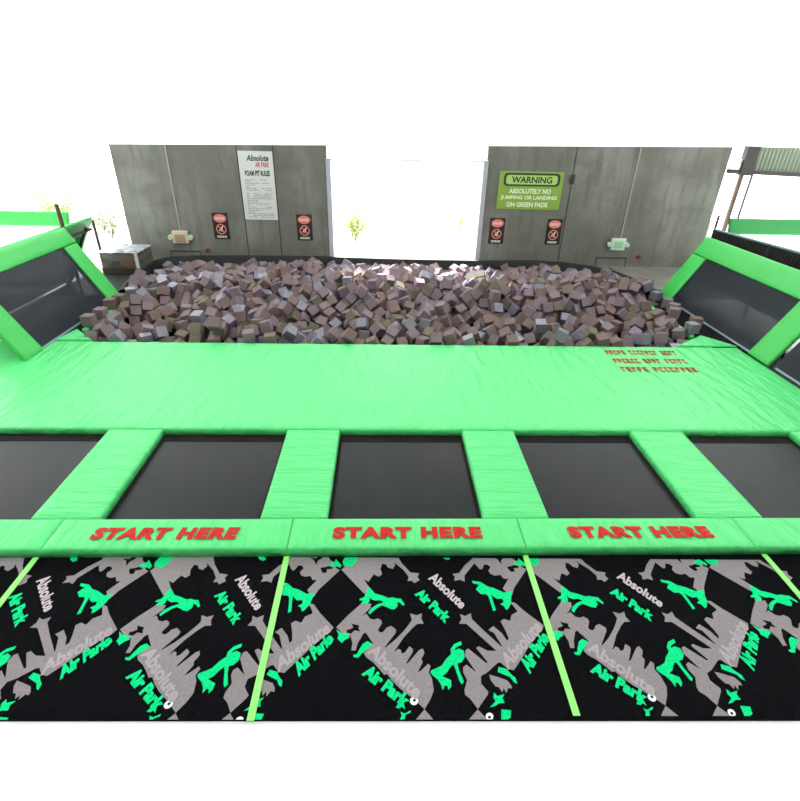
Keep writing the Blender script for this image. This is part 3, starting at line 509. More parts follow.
-591,9458,-132,33,74,-52,-23, 654,9699,-91,54,-30,-28,72, -2152,8217,-127,-55,67,32,-36, -4331,9070,-207,18,81,-47,26,
4846,8089,-63,11,76,-56,-28, -270,9774,58,75,-10,5,-64, -249,11157,115,19,-5,-48,84, -2438,9597,-29,-32,-35,85,17,
-575,11631,54,-58,20,-34,70, 3453,9268,-99,16,-44,-20,85, -2691,10298,112,71,16,49,46, 470,10132,39,-47,74,5,-46,
4216,10285,60,-44,59,3,66, -344,12466,-104,76,-33,-23,-49, -2886,9121,67,-34,70,61,8, 4689,7846,-160,53,41,-39,62,
-4214,8962,-93,-9,-29,84,43, 1601,7762,-161,-58,-2,-39,70, 3347,10024,189,65,-28,-55,-42, -2031,12655,-34,67,68,19,-19,
5613,10428,221,-32,63,-41,55, -4146,8236,-257,-37,39,82,14, 757,9379,-68,64,46,-3,60, -2116,10434,85,-19,-6,-63,73,
4981,12233,-46,57,79,14,-7, -1261,12627,-39,-43,32,65,51, -2816,8033,-72,52,83,13,-2, -4195,10054,-66,85,10,-8,49,
-4921,12522,-92,-12,-55,-8,81, 2818,9307,-2,83,22,-44,-23, 2128,10836,78,74,10,-28,58, 3966,12414,34,-19,-22,94,-9,
2119,11607,17,72,12,-62,-25, -2669,12099,49,62,56,-49,-20, 5240,8760,0,82,-10,29,46, 2682,10316,112,-26,-5,92,-27,
3468,10682,122,19,85,15,44, 409,8408,-15,47,-40,65,-42, 2422,12617,-102,85,2,50,4, -2991,11718,59,42,86,8,-25,
-1288,12214,4,16,-35,71,57, 2323,12419,-73,18,-19,65,70, 3137,11908,23,9,82,-19,-52, -1078,10778,154,41,7,-44,78,
1469,11634,18,-7,80,-42,-41, 2350,11568,31,76,24,-44,-39, -4108,7757,-175,52,84,0,0, 2722,9395,-173,-62,63,-8,43,
4302,11723,49,30,-1,92,-18, -1123,9799,66,-41,-3,70,-57, -2298,11970,12,-35,86,-34,-3, 2951,12019,-102,3,81,41,-38,
-4443,9293,-232,-33,77,-53,1, 5322,10563,103,-23,69,-27,62, -3066,8362,-220,1,73,15,-65, -2180,9368,-25,70,-4,-61,34,
-2373,9770,-107,81,33,-41,22, -2855,9988,2,-9,39,68,60, 805,12293,5,-17,48,84,-9, 2880,10388,58,77,-16,-53,30,
-3660,8778,-141,-15,78,53,-25, -1912,8110,-134,-21,70,-61,27, 3706,7942,-33,68,22,0,-68, -3162,8056,-198,0,27,89,-35,
-1674,8739,-214,-34,54,74,15, 4531,9716,-106,45,-57,-10,67, 3478,12644,-96,0,-7,6,99, -3309,8466,-139,65,-3,-20,72,
4115,11998,75,42,71,50,-22, -4546,9947,-174,71,-18,62,-24, 4955,11158,3,5,57,-11,80, -2013,10637,121,68,-39,53,28,
-1765,10059,43,52,-23,73,-36, -3327,10076,-47,42,58,-57,38, -4478,11182,41,-40,84,22,26, -4207,9278,-119,-44,71,-23,-48,
-990,10208,-69,-33,57,59,44, 1946,12281,-13,-18,85,-47,9, -303,11748,32,63,-43,22,-59, 1736,10057,111,3,96,-24,0,
2731,10595,85,34,-16,91,3, 1882,9475,-130,-56,-23,-45,64, 3744,9848,96,62,-60,14,47, 1351,9392,-241,52,55,60,-20,
5588,10837,122,-46,56,-51,44, -626,7947,-87,76,-61,9,-12, -1966,11366,-25,66,63,32,-21, -4621,12152,-7,19,53,69,-44,
84,12343,-66,82,18,18,-50, -4726,9271,52,-7,65,28,69, -2398,10396,71,33,41,49,68, -4758,12341,-58,84,2,-29,-44,
2757,11780,-42,30,51,69,-39, -2523,10714,88,75,-1,-4,65, 2929,12309,-142,88,36,-27,-8, -2761,12291,-26,48,0,-10,86,
1313,12002,-21,-12,66,72,10, 2296,11916,-5,80,-9,-53,25, 290,12431,-42,21,53,13,80, -137,9559,-18,71,25,18,62,
4474,7841,-173,3,7,97,-16, -336,8543,-249,32,68,27,-58, 1189,8877,-185,5,22,68,-68, 2337,9595,-162,31,-9,82,44,
-3816,10098,-45,-1,78,58,-21, -1944,9530,-18,56,34,-15,73, 3041,9276,-34,95,-26,8,-1, -1319,11902,-50,33,22,47,77,
3138,11242,111,47,-5,81,-31, 2768,8138,-266,-62,76,-10,2, -4038,8036,-219,88,-36,9,26, 4830,8392,-163,-23,-26,87,33,
2717,9680,-145,77,2,-12,61, -1656,10984,33,27,27,88,26, -1562,12487,-87,-42,-18,7,87, -63,11846,-7,40,45,-21,76,
-2861,11941,-12,-47,86,-3,14, -2072,11798,-31,38,76,-9,50, -4665,10554,65,53,80,-17,18, 1836,7865,-216,-22,73,-45,45,
685,8526,-94,89,-10,42,-7, 3623,11309,114,-13,64,66,-34, -1033,12285,-53,-52,77,-33,-2, 1358,9635,-122,53,36,12,75,
-3533,11084,44,20,1,86,-45, 3965,11307,47,49,48,10,70, -3095,12050,7,-14,86,-29,36, -3778,12377,-85,27,48,62,54,
3462,8125,-257,-23,25,90,24, -4422,8502,-226,7,-48,56,65, 2575,7747,-168,-57,76,17,23, 1221,9207,-157,84,-41,-19,-26,
2271,11034,19,80,-9,46,35, -4001,9545,-263,-45,42,-18,76, 420,9628,-73,-54,65,52,7, 5350,9271,-50,75,-47,-45,-2,
-3514,10756,141,15,48,68,-51, 4189,11457,45,86,-39,-15,-24, -2304,12567,-98,-23,-14,-10,95, 2859,12630,-167,11,98,-4,-2,
-329,10436,108,-43,45,76,13, 3835,11068,92,35,-31,84,-23, 5583,11059,61,14,67,20,68, 1946,8238,-237,-15,51,62,-57,
-2507,9026,-205,40,69,57,-13, 1231,11007,75,95,12,-12,-22, -1845,12291,-39,77,19,-16,58, 4106,10046,21,-41,86,6,-28,
-81,10430,67,35,85,37,0, -1874,11874,-102,-38,-8,77,48, 2432,9941,110,-50,57,-11,63, 4640,10440,30,76,57,-9,27,
935,10605,21,-39,62,58,32, -3945,9161,-149,88,-40,-20,-4, 3108,9726,59,2,-7,98,13, -3577,10182,-16,17,76,-56,26,
-512,8393,-245,88,15,-15,-40, 2217,10023,186,-25,15,89,-32, -4673,11918,-51,35,87,31,2, -3099,10001,50,64,5,-44,-61,
-2172,7769,-141,67,73,0,4, -2901,8087,-257,-17,53,80,18, 4134,8368,-230,-1,-40,-55,71, -3095,8408,-16,60,-40,46,49,
3579,8820,-113,-5,-40,69,-58, 2787,8878,-152,-10,77,-33,51, 226,9342,-20,61,-29,48,-54, 1586,10209,108,81,-54,8,-16,
-2678,10883,-75,-25,65,68,19, 1036,11026,-56,16,22,83,47, -2306,11042,-18,-18,78,37,45, -2845,11492,47,91,-27,-5,-26,
1304,12626,-54,17,42,8,87, -4748,9946,34,-68,1,71,-9, 1267,10091,-44,39,-38,66,-50, 5064,12007,-75,-53,57,53,30,
4600,10919,69,89,-29,25,-21, -1749,8126,-246,68,-50,6,-51, 106,8293,-183,-47,-55,13,66, 997,8005,-122,21,36,-51,74,
2666,8584,-155,-57,33,68,-29, 5099,8472,-142,-41,-10,89,14, 2892,8706,-73,-19,-12,38,88, 3281,12635,-151,-55,44,56,-43,
644,10896,61,49,84,16,-5, 2269,9748,50,72,56,5,-38, 1826,8498,-182,71,30,34,52, 4172,8763,-185,22,27,-61,69,
779,10208,53,-11,-9,97,-15, 4300,12114,-69,60,23,-52,-55, -1883,8680,-255,-11,95,19,-20, 1463,9996,166,-52,50,42,53,
3673,10542,120,16,65,61,-40, 5252,11432,-98,82,-48,16,22, -1312,12399,-35,93,-17,30,4, 237,9554,24,87,4,-47,-6,
4401,11262,28,76,-6,50,-38, -4078,8812,-229,26,89,32,12, -1048,9312,-101,52,71,-16,-43, 2121,9468,-156,-55,61,-42,35,
-4559,7781,-212,7,25,4,96, -271,9204,-144,33,60,71,9, 2112,8157,-82,-48,73,-3,47, 3122,10233,114,-8,-6,79,-59,
-581,12649,-102,-69,4,-9,70, 5266,9478,-124,51,-12,8,83, -510,11827,-47,70,-54,36,26, -4867,12047,-71,36,-25,-8,88,
-1601,10689,103,-40,6,73,54, 4117,12492,-52,44,14,82,31, 2642,9167,-139,93,8,26,-19, 2628,7947,-235,21,-6,84,47,
-2177,10555,-162,-57,65,-27,41, -4374,10604,-24,63,-43,29,-56, -3840,10411,-25,82,-53,16,4, 19,11378,-13,84,-49,16,-12,
-296,10313,-57,2,-41,80,-41, -3658,10367,116,11,64,-59,-46, 334,10811,50,-34,81,-44,-13, -1950,10250,25,-18,-20,-33,89,
-778,10518,116,37,54,13,73, -1697,11357,7,-44,-48,16,73, -4071,10913,-15,49,-18,78,-32, -1307,10681,48,65,-64,39,2,
157,10927,85,-46,46,-3,75, -1936,11150,17,55,-25,-14,77, -549,11419,73,33,-33,65,59, 1031,7743,-166,65,11,5,73,
3714,9223,-149,15,3,95,-23, 4521,9138,-265,89,23,-35,-9, -928,7750,-185,3,92,4,-36, -3646,9023,-121,45,60,-51,39,
-2857,9562,8,70,-29,61,19, 4730,12375,-89,-12,69,61,-34, 3485,9485,-38,29,-39,-15,85, 1211,9582,-8,62,-13,-45,61,
4141,10678,177,-12,7,81,55, -3050,11532,-8,83,24,48,-3, 1692,12633,-197,-16,-68,71,2, -4299,10302,48,-28,4,79,-53,
-2252,11386,13,5,53,-46,70, -4339,8047,-264,73,-9,65,-14, -4688,8281,-254,1,-53,63,-54, 2164,8399,-208,-6,-37,-58,71,
-4701,9217,-167,29,55,76,10, -2760,9000,-151,-5,13,63,75, -1548,8193,-118,-12,18,36,90, -2257,8553,-84,72,16,-54,-37,
-202,8830,-259,13,-54,11,81, 905,8764,-56,50,58,30,55, -2237,10600,16,-11,4,-62,77, 4816,10929,-88,-41,53,-9,72,
-3884,8906,-163,83,-40,-22,29, 3286,9551,86,69,31,63,3, -4630,10373,-7,-54,42,61,-38, 703,11729,-18,77,-55,-28,6,
2802,11528,-43,-50,-28,3,81, -1447,12078,-113,39,15,-7,89, 1026,12331,-62,51,37,70,-31, 56,9519,-136,38,79,-33,33,
3593,9686,-38,-33,91,-16,-16, -3851,11354,-27,22,89,-16,32, 1942,11206,56,-31,70,7,-62, 1126,11957,-21,71,-17,-17,-65,
-1578,9667,-34,-50,-22,-38,74, 3728,9569,83,59,23,71,27, -527,9873,45,-31,80,44,-21, 2448,10887,99,12,86,-39,-27,
-3295,12445,-39,10,95,-2,25, 708,12479,-69,39,26,51,71, -3721,9294,-88,-36,66,60,22, -4118,10437,-5,25,63,-31,65,
3538,8593,-246,79,16,37,43, -2588,8797,-79,74,5,-26,-60, 3468,8839,-267,-11,89,6,42, 2507,9454,-267,7,-31,3,94,
-4241,9591,-204,83,-53,-6,-12, -896,9583,-170,68,9,46,54, 152,9754,-114,80,31,-49,8, 5118,9953,-122,68,33,28,-57,
-939,10525,-180,90,33,-16,-18, 1390,7954,-129,-11,54,-7,82, -361,10694,29,16,84,30,40, 2110,10505,115,0,76,64,0,
5278,10389,16,27,-61,-23,70, 3209,11445,24,-8,63,-18,74, -1224,9557,-145,33,-12,83,-40, 164,10185,9,20,73,57,29,
-4713,11211,-49,61,49,-60,2, -3990,10589,47,14,70,-39,57, -2569,11365,28,74,17,-39,50, -4446,11419,19,-54,64,44,29,
-856,11405,-14,-1,-19,-21,95, 4336,10679,56,16,-66,72,5, 2529,11456,-50,46,45,72,22, 4899,11826,-9,72,-38,-13,54,
-1038,8087,-265,67,-1,-11,72, -2795,8751,-260,75,29,-24,52, 479,8177,-243,-28,-23,-59,71, 1162,8661,-236,-60,62,-47,-15,
-3917,9310,-268,-10,-61,62,-47, -1301,9306,-176,46,48,73,-9, -403,9728,-132,0,-66,74,1, -2020,12024,-135,-38,0,-1,91,
3884,12134,-128,-25,59,-52,-54, 4685,8992,-227,-18,37,-28,86, 3545,9939,27,-4,83,-14,-51, -2650,10501,-32,39,-58,61,-34,
-3863,8217,-176,75,52,-32,-21, -3503,8283,-233,-6,-30,71,-61, -1597,9976,-8,15,70,57,-36, -3392,10340,-89,-35,91,12,13,
-2101,10332,-162,-57,49,-23,61, 5189,9694,-158,80,-26,24,-46, 3856,11924,-8,15,-57,62,50, -2700,10122,-53,6,-56,76,-31,
2526,9815,-65,-61,72,-23,20, 1010,10204,-83,29,72,-58,18, 2557,10271,-132,71,-53,-14,-41, 3917,10311,105,-35,58,62,-36,
1763,10773,46,2,24,-47,84, 2511,11139,-10,-57,69,43,-3, -4200,11393,-16,80,54,-10,21, -3636,12616,-196,43,9,56,69,
-4727,9481,-41,-2,-17,97,-8, -3198,9490,-85,58,7,-36,72, -5009,10673,92,82,-3,15,53, -190,10838,76,6,-37,75,53,
823,10955,28,-7,15,-30,93, -628,11408,-103,39,25,71,-51, -679,12246,-25,-35,40,-39,73, 1448,12549,-206,-20,-56,-44,66,
-505,10918,59,78,-39,-20,-43, 246,11916,-24,42,-38,81,-7, -3131,7803,-265,25,88,35,-15, -1087,9412,-259,11,-60,-19,76,
-1710,11914,-266,77,27,-56,-4, -4373,7742,-261,64,-39,-32,56, -3889,7853,-265,60,-60,36,-36, -1779,7764,-226,90,-41,-1,-1,
-1123,7758,-266,20,57,70,35, -74,7751,-231,87,11,45,-8, 322,7761,-255,13,7,86,-47, 602,7761,-265,87,0,0,-48,
2099,7783,-195,29,42,49,69, 2846,7796,-242,70,-56,-17,38, 3006,7968,-238,83,48,3,25, 3317,7783,-253,39,23,87,17,
3682,7743,-152,-68,-13,2,70, 3940,7757,-196,32,50,-47,63, 4650,8040,-253,13,68,27,65, -2337,8342,-169,79,49,28,18,
898,8182,-157,-28,-18,91,-19, 1147,7989,-250,82,37,38,-16, 2979,8240,-170,78,-7,59,-16, 3320,8396,-268,6,60,54,56,
4034,8130,-238,36,83,32,-23, -2265,8667,-261,-52,-53,65,4, 312,8441,-197,56,81,4,-6, 943,8462,-159,-49,-29,66,-47,
2689,8387,-258,52,-44,30,65, 3716,8387,-268,-22,-48,37,75, -3240,9000,-254,87,-36,21,-21, -3057,8717,-247,62,-41,-26,-60,
-2843,8589,-156,-62,-28,67,26, -2139,8815,-101,86,0,-18,46, 126,8686,-143,78,-8,-56,-22, 375,8693,-189,-15,59,76,-15,
959,8804,-235,11,-9,-17,97, 2011,8706,-213,-34,-60,35,61, 2461,8723,-160,-28,-43,-39,75, 3223,8672,-212,28,82,25,41,
3718,8971,-247,86,-2,46,-16, 3925,8913,-190,77,-16,-24,56, 4823,8696,-207,0,6,-32,94, -3457,9048,-145,68,13,-3,71,
-3046,9060,-153,83,-5,53,9, -2235,9311,-261,74,49,18,-40, -1687,9135,-206,67,-48,17,-52, -455,9223,-240,-37,47,-3,79,
118,8967,-249,45,-4,56,68, 306,9134,-124,61,-5,78,-4, 771,9223,-264,-21,53,76,-29, 994,9049,-252,29,-55,74,20,
2269,8982,-248,2,-8,-29,94, 3207,9030,-262,21,73,25,58, 3465,9121,-229,6,3,50,85, 3973,9150,-169,12,17,95,-17,
-4468,9578,-245,-52,34,-16,75, -2940,9330,-256,80,-3,-45,-38, -2778,9514,-167,38,65,27,-58, -2240,9585,-162,21,89,-7,37,
-431,9510,-248,85,-33,31,24, 50,9356,-252,-19,-55,65,-46, 243,9367,-219,61,-56,30,46, 608,9424,-261,53,29,23,75,
874,9454,-238,20,25,77,-53, 1873,9658,-209,45,43,72,27, 3152,9655,-249,-2,47,75,-44, 3295,9548,-168,-15,-30,77,52,
3790,9437,-268,-48,69,53,2, 4018,9402,-175,-57,-47,5,65, -3579,10112,-230,74,22,56,28, -2307,9959,-242,42,-33,-36,75,
-1820,9733,-251,26,91,25,-16, -1282,9967,-244,71,39,-32,46, -1068,9936,-170,-64,15,73,-12, -498,10055,-214,-20,-26,90,-26,
238,9605,-233,-48,13,57,63, 1087,9774,-142,-21,0,56,79, 1313,9934,-265,21,-21,67,-67, 1829,9860,-248,-56,73,32,14,
3124,9860,-109,-7,71,-69,-6, 3408,9845,-226,65,6,68,29, 3612,9898,-147,65,53,33,-42, 4024,9790,-269,86,-46,2,-20,
4343,9708,-266,89,27,-31,13, -5054,10104,-267,0,1,-5,99, -4581,10182,-133,59,43,44,50, -4170,10122,-244,-17,69,1,-68,
-3828,10018,-230,60,-55,-50,-27, -3621,10346,-130,1,79,-52,28, -2460,10152,-209,94,18,-18,18, -1704,10009,-247,23,-66,-23,66,
-1040,10110,-240,-67,10,18,70, -711,10228,-134,57,44,47,-49, 155,10240,-269,-46,78,-39,-10, 741,10159,-127,84,-9,16,50,
910,10040,-262,-57,-38,72,-1, 1515,10080,-240,29,43,61,-59, 1873,10281,-259,24,2,-10,96, 1979,10035,-214,38,84,6,36,
2186,10297,-233,38,82,-37,-18, 2831,10078,-270,92,-26,-17,22, 3054,10054,-111,98,10,7,2, 3277,10064,-191,48,62,38,47,
3482,10374,-207,52,40,72,18, 4666,10267,-153,67,58,22,-38, 5120,10114,-244,64,-27,65,-27, -5099,10463,-265,91,0,0,38,
-4314,10579,-209,68,52,16,47, -3927,10399,-247,70,17,16,-66, -3531,10590,-133,3,25,-2,96, -3345,10531,-256,21,67,63,31,
-2715,10511,-215,70,-49,-39,-32, -2399,10473,-105,53,5,-13,83, -1830,10588,-260,-45,3,-15,87, -1228,10436,-255,73,-65,12,-5,
-1044,10349,-253,-2,10,90,39, -709,10443,-251,-7,-3,-30,94, -43,10524,-211,65,46,13,56, 246,10487,-266,72,40,-3,-55,
696,10548,-189,60,14,-7,77, 834,10345,-267,60,61,18,47, 1287,10377,-247,47,60,42,47, 1703,10417,-203,75,-55,-33,12,
2029,10474,-265,0,44,89,0, 2436,10645,-252,-8,-44,43,77, 3270,10508,-175,41,81,-33,-22, 3549,10634,-263,-24,-14,13,94,
3780,10449,-265,75,-60,10,23, 4551,10481,-227,29,79,-51,-11, 5211,10435,-199,74,28,28,-53, 5380,10567,-216,11,-11,94,-26,
-3681,10902,-254,18,12,-23,94, -3346,10776,-151,72,63,-6,-24, -3144,10734,-255,81,28,-9,50, -2909,10771,-257,38,62,-48,47,
-2505,11066,-232,-40,88,-8,20, -1752,10854,-267,-25,-35,62,65, -1111,10645,-257,7,-19,-39,89, -803,10837,-241,-52,30,-30,73,
-389,10939,-171,43,39,72,34, 230,10773,-268,-7,86,33,-36, 341,11069,-231,25,48,31,76, 704,11005,-179,25,-52,64,49,
1889,10850,-226,-60,67,25,32, 2501,10955,-225,-7,55,78,-27, 2735,11101,-170,-3,10,91,-37, 2931,10880,-206,-21,95,0,18,
3519,11061,-216,-61,24,6,74, 3694,10777,-209,-42,8,81,-38, 4794,10749,-237,64,-26,62,-35, 5069,10808,-117,64,-62,31,-30,
5505,10796,-62,-9,-26,95,4, -4946,11297,-265,0,95,-27,0, -3767,11143,-180,14,-64,1,74, -3483,11045,-226,64,-57,-18,-45,
-2567,11392,-238,-10,44,83,30, -1937,11105,-245,46,77,35,-24, -1408,11151,-143,68,-17,-62,-32, -1056,11004,-183,-10,-6,-34,92,
-831,11077,-225,-32,68,-64,3, -271,11191,-148,79,7,12,58, -57,11228,-179,3,20,69,68, 234,11263,-203,77,-25,34,-46,
583,11292,-162,21,61,75,-4, 1140,11083,-268,20,-20,32,89, 1392,11125,-239,78,31,-7,-51, 1703,11203,-235,74,30,55,-22,
1908,11101,-196,70,33,62,5, 2207,11119,-194,4,38,85,32, 2894,11274,-250,10,84,34,-39, 3153,11195,-234,-41,11,64,62,
3429,11287,-251,-34,19,70,59, 3735,11034,-270,-18,74,56,30, 3851,11346,-248,-30,-27,86,-28, 4808,11050,-249,-32,80,-48,-11,
4983,11127,-200,-15,80,-55,15, -4172,11706,-264,56,45,66,18, -3928,11645,-150,-40,38,-32,76, -3484,11615,-179,19,75,11,61,
-2569,11728,-239,-3,10,-36,92, -1597,11682,-147,97,-9,9,-13, -1159,11443,-253,75,-40,33,-38, -324,11714,-260,-14,7,94,-26,
467,11512,-214,71,-63,26,9, 788,11538,-187,63,20,-47,-56, 1042,11349,-266,73,-38,-20,-51, 1310,11358,-256,-48,44,-11,74,
1794,11461,-232,27,21,-10,93, 2054,11470,-236,38,83,20,33, 2315,11499,-199,-9,-41,39,81, 2683,11652,-253,67,-22,69,9,
3239,11457,-217,-15,86,1,48, 3545,11783,-235,-16,63,-39,63, 3732,11643,-249,-45,65,56,20, 3967,11678,-236,39,-60,-28,63,
4621,11666,-211,79,27,44,-30, 5264,11699,-131,62,12,74,-19, -4516,11999,-257,-58,58,49,26, -3853,11839,-248,49,-19,72,-44,
-3468,11835,-224,-31,74,54,20, -2823,11860,-229,86,-34,34,11, -2300,12096,-135,-23,78,50,27, -1603,11912,-91,12,21,-16,95,
-1127,11701,-209,-39,69,-59,-9, -493,12046,-125,-48,60,-48,-40, -141,11915,-255,-54,22,-41,69, 797,11759,-236,-26,30,84,33,
1456,11832,-253,-36,22,49,75, 1818,11995,-230,-51,-29,29,74, 2147,12024,-161,87,13,-25,-38, 2449,11893,-149,30,39,67,-53,
2868,11896,-256,67,59,-22,36, 3449,12061,-245,69,-18,-40,-56, 4208,12052,-224,80,-24,-53,2, 4497,12032,-153,15,97,-13,-1,
-4704,12328,-250,-45,-19,68,-53, -3754,12177,-249,29,38,84,-24, -3318,12344,-256,-58,44,-29,61, -2224,12408,-256,58,78,10,15,
-1628,12231,-95,59,78,11,2, -863,12355,-209,32,-37,53,68, -20,12369,-259,39,65,-55,32, 821,12117,-233,-22,58,77,-3,
1073,12386,-259,-12,64,75,1, 1761,12246,-163,64,-15,68,28, 2013,12204,-217,-11,28,77,-54, 2938,12156,-260,-53,20,34,74,
4841,12307,-240,53,-41,-16,71, 4227,7779,-249,94,-17,-19,-19, -3733,8020,-267,46,85,7,20, -179,8029,-258,53,66,15,49,
3804,7967,-245,-19,1,95,18, 540,8496,-219,20,-27,72,59, 2886,8499,-177,-22,50,72,40, -3404,8845,-137,77,-60,-15,-8,
-3086,8667,-46,91,23,14,-29, 5329,8662,-127,2,-41,-14,89, -2356,9029,-75,18,77,-33,-49, 542,9162,-181,-16,59,-6,78,
1034,9126,-59,-38,-51,6,76, 2456,8978,-212,-58,38,64,-29, 4946,9044,-234,-27,40,85,-16, 5215,8981,-227,22,67,-59,-37,
-4713,9651,-221,43,26,-37,77, -3343,9258,-103,1,57,-1,81, -2901,9229,-97,-34,1,81,-45, -2486,9387,-243,52,63,-48,28,
-1812,9385,-266,14,84,27,43, 484,9362,-130,11,68,60,39, 1068,9385,-188,78,-22,-17,55, 3125,9387,-250,68,29,-12,65,
3243,9343,-24,57,34,68,27, 3630,9449,-163,66,59,-19,40, 4844,9392,-220,1,-46,76,44, 5459,9310,-258,-41,-16,79,41,
-3980,9793,-211,-43,45,-23,74, -3395,9925,-191,41,78,39,-24, -2897,9694,-261,73,2,-34,58, -2618,9750,-239,66,14,-46,-57,
-2184,10054,-116,82,10,-47,28, -2029,9699,-100,-27,88,-27,-27, -1605,9826,-147,-16,71,-39,55, -443,10129,-38,-19,-28,90,-25,
-173,9867,-190,17,90,8,-37, 368,9847,-191,34,65,-56,35, 898,9688,-188,-18,-11,89,37, 1151,9569,-219,36,-21,68,58,
1312,9866,-69,55,-42,52,49, 1924,9891,-50,34,-38,77,36, 2103,9717,-105,73,6,-66,4, 3362,9734,-45,18,75,46,-42,
3818,9682,-191,81,-49,-11,-26, 4889,9849,-158,-51,79,18,25, -3306,10199,-248,34,-8,90,21, -2838,10276,-158,30,1,94,12,
-2263,10296,-257,78,16,-13,-57, -1920,9957,-177,77,-33,-23,-48, -1720,10153,-123,24,-66,66,22, -1398,10160,-132,85,-3,37,-35,
-743,10254,52,59,-7,4,79, -216,10086,-144,71,64,24,8, 300,10272,-148,70,15,-36,-58, 476,10115,-255,-19,65,-59,-42,
1027,9962,-82,-50,-53,30,60, 1482,10034,-22,-52,50,42,53, 1854,10270,-57,70,-62,-28,16, 2165,10070,-142,-32,-18,-41,83,
2434,10087,-171,76,-52,35,9, 2867,9934,-140,93,-30,-1,15, 3104,10005,99,11,98,0,-7, 3305,10030,-4,61,78,4,3,
3486,10164,-122,-61,29,65,-33, 3716,10103,-115,-64,-13,17,72, 4212,10145,-224,87,28,-34,15, 4903,10070,-225,49,65,45,-35,
5361,9948,-189,-49,-46,-11,71, -4602,10412,-225,62,22,-29,68, -3385,10594,11,-55,-21,39,69, -3178,10500,-112,76,-62,-12,-12,
-1992,10651,-85,-16,43,62,-61, -1171,10499,-57,64,72,-8,-18, -704,10577,-106,2,-31,-31,89, -400,10576,-147,17,20,87,39,
-183,10530,-78,6,42,-23,86, 736,10424,-30,33,52,49,60, 927,10561,-233,-23,-34,25,86, 1371,10312,-71,20,-65,8,72,
1607,10258,-77,60,-47,32,54, 2060,10447,-75,46,0,0,88, 2367,10512,-124,27,-5,-38,87, 2835,10446,-249,-62,31,67,-24,
3067,10427,-258,-37,90,-16,-7, 3281,10281,-93,38,-57,-20,69, 3617,10490,-111,50,0,39,76, 3937,10457,-130,48,-13,-58,63,
4159,10339,-127,1,66,42,-61, 4909,10474,-254,52,19,25,78, 5270,10250,-119,91,-38,8,7, 5485,10341,-201,64,-33,64,-23,
-5043,10872,-176,67,-19,56,-44, -4788,10595,-151,46,68,49,-26, -3898,10624,-147,-31,-46,47,67, -3698,10763,-109,-36,13,77,-48,
-3289,10806,28,-40,69,34,49, -2914,10692,-80,-13,3,-13,97, -2679,10728,-249,7,5,99,1, -2172,11150,-105,72,11,-47,48,
-1825,10807,-88,1,61,78,7, -1331,10918,-113,9,91,37,-7, -1139,10778,-123,-11,68,56,43, -623,11023,-134,-1,52,-40,75,
-309,11017,-16,34,-49,71,36, 123,10994,-251,-21,46,7,85, 344,10927,-102,-6,25,88,36, 709,11150,-30,-54,-23,-52,61,
981,10922,-206,57,43,63,29, 1245,10584,-224,-28,-57,64,40, 1496,10572,-189,-8,-16,90,36, 1740,10659,-156,60,69,38,-6,
2256,10891,-236,92,16,18,29, 2626,10937,-51,33,-13,-45,81, 2820,10818,-57,83,-49,2,-22, 3550,11136,-43,-54,82,-10,-11,
3676,10677,-30,-15,11,90,36, 3925,10721,-119,54,78,-7,27, 4496,11009,-243,22,59,26,72, -4684,11333,-221,19,72,-54,35,
-3762,11098,6,76,-61,-7,13, -3219,10981,-221,86,-38,-25,-19, -3077,11193,-202,39,-28,26,83, -2440,11533,-163,-50,-58,61,16,
-2108,11367,-182,-28,89,22,24, -1779,11075,-141,81,-47,-16,-29, -1137,11140,-71,89,-42,-11,3, -204,11338,15,-24,59,-52,56,
164,11172,-46,37,-42,81,8, 740,11380,-4,-10,22,18,94, 1132,11217,-129,38,85,33,-1, 1306,10944,-144,16,29,89,28,
1655,11209,-51,-8,83,-52,12, 1856,11022,-31,66,-41,30,54, 2101,10973,-90,0,-29,48,82, 3032,11391,-166,76,50,35,-15,
3278,11242,-98,36,18,68,-60, 3566,11334,-128,-37,-51,76,10, 3760,11161,-126,-4,13,89,-41, 4039,11463,-124,71,57,15,-36,
4247,11462,-242,-33,32,86,-17, 4725,11226,-128,-60,8,43,65, 5492,11352,-252,-36,-20,87,26, -5121,11657,-265,73,64,-18,-4,
-4168,11525,-191,-27,11,90,-28, -3766,11413,-265,15,16,92,29, -3411,11695,-15,-45,-15,71,50, -3349,11350,-194,40,54,18,70,
-2905,11544,-244,85,46,0,23, -2394,11831,-104,10,77,39,-47, -2237,11748,-236,-36,82,41,8, -1409,11513,-259,4,82,54,4,
-1275,11391,-98,-22,-55,51,60, -111,11590,-76,-4,27,69,-66, 532,11538,-25,24,81,-23,46, 890,11593,-36,40,19,25,85,
1059,11615,-188,-19,39,-41,79, 1511,11356,-142,-43,-8,-61,64, 1896,11459,-59,27,-50,14,80, 2039,11255,-120,-62,-7,71,29,
2364,11304,-109,-10,71,-50,47, 2883,11548,-217,61,64,3,44, 3197,11647,-188,18,63,66,34, 3508,11637,-116,-36,54,-17,73,
3781,11802,-137,71,-13,31,60, 4197,11653,-127,27,90,-4,31, 4354,11862,-112,-45,49,-33,65, 4543,11735,-51,13,-47,83,-21,
-5170,12261,-269,92,-15,16,30, -4445,12061,-92,78,58,16,-11, -3730,11973,-142,-1,-53,74,39, -3024,12017,-217,41,-35,-9,82,
-2683,12096,-235,7,37,71,-57, -2191,12264,-72,72,39,-11,55, -1871,12144,-256,70,50,-49,-1, -1273,11978,-253,14,-32,88,30,
-1152,12107,-171,65,-50,15,-54, -688,12187,-262,63,-61,32,-31, -265,11953,-113,-36,-28,65,-59, 38,11773,-204,92,12,-27,-20,
919,11864,-131,13,60,-43,65, 1116,12146,-154,66,-47,-57,-5, 1672,11807,-220,61,59,11,-50, 1931,11749,-209,81,42,-28,-28,
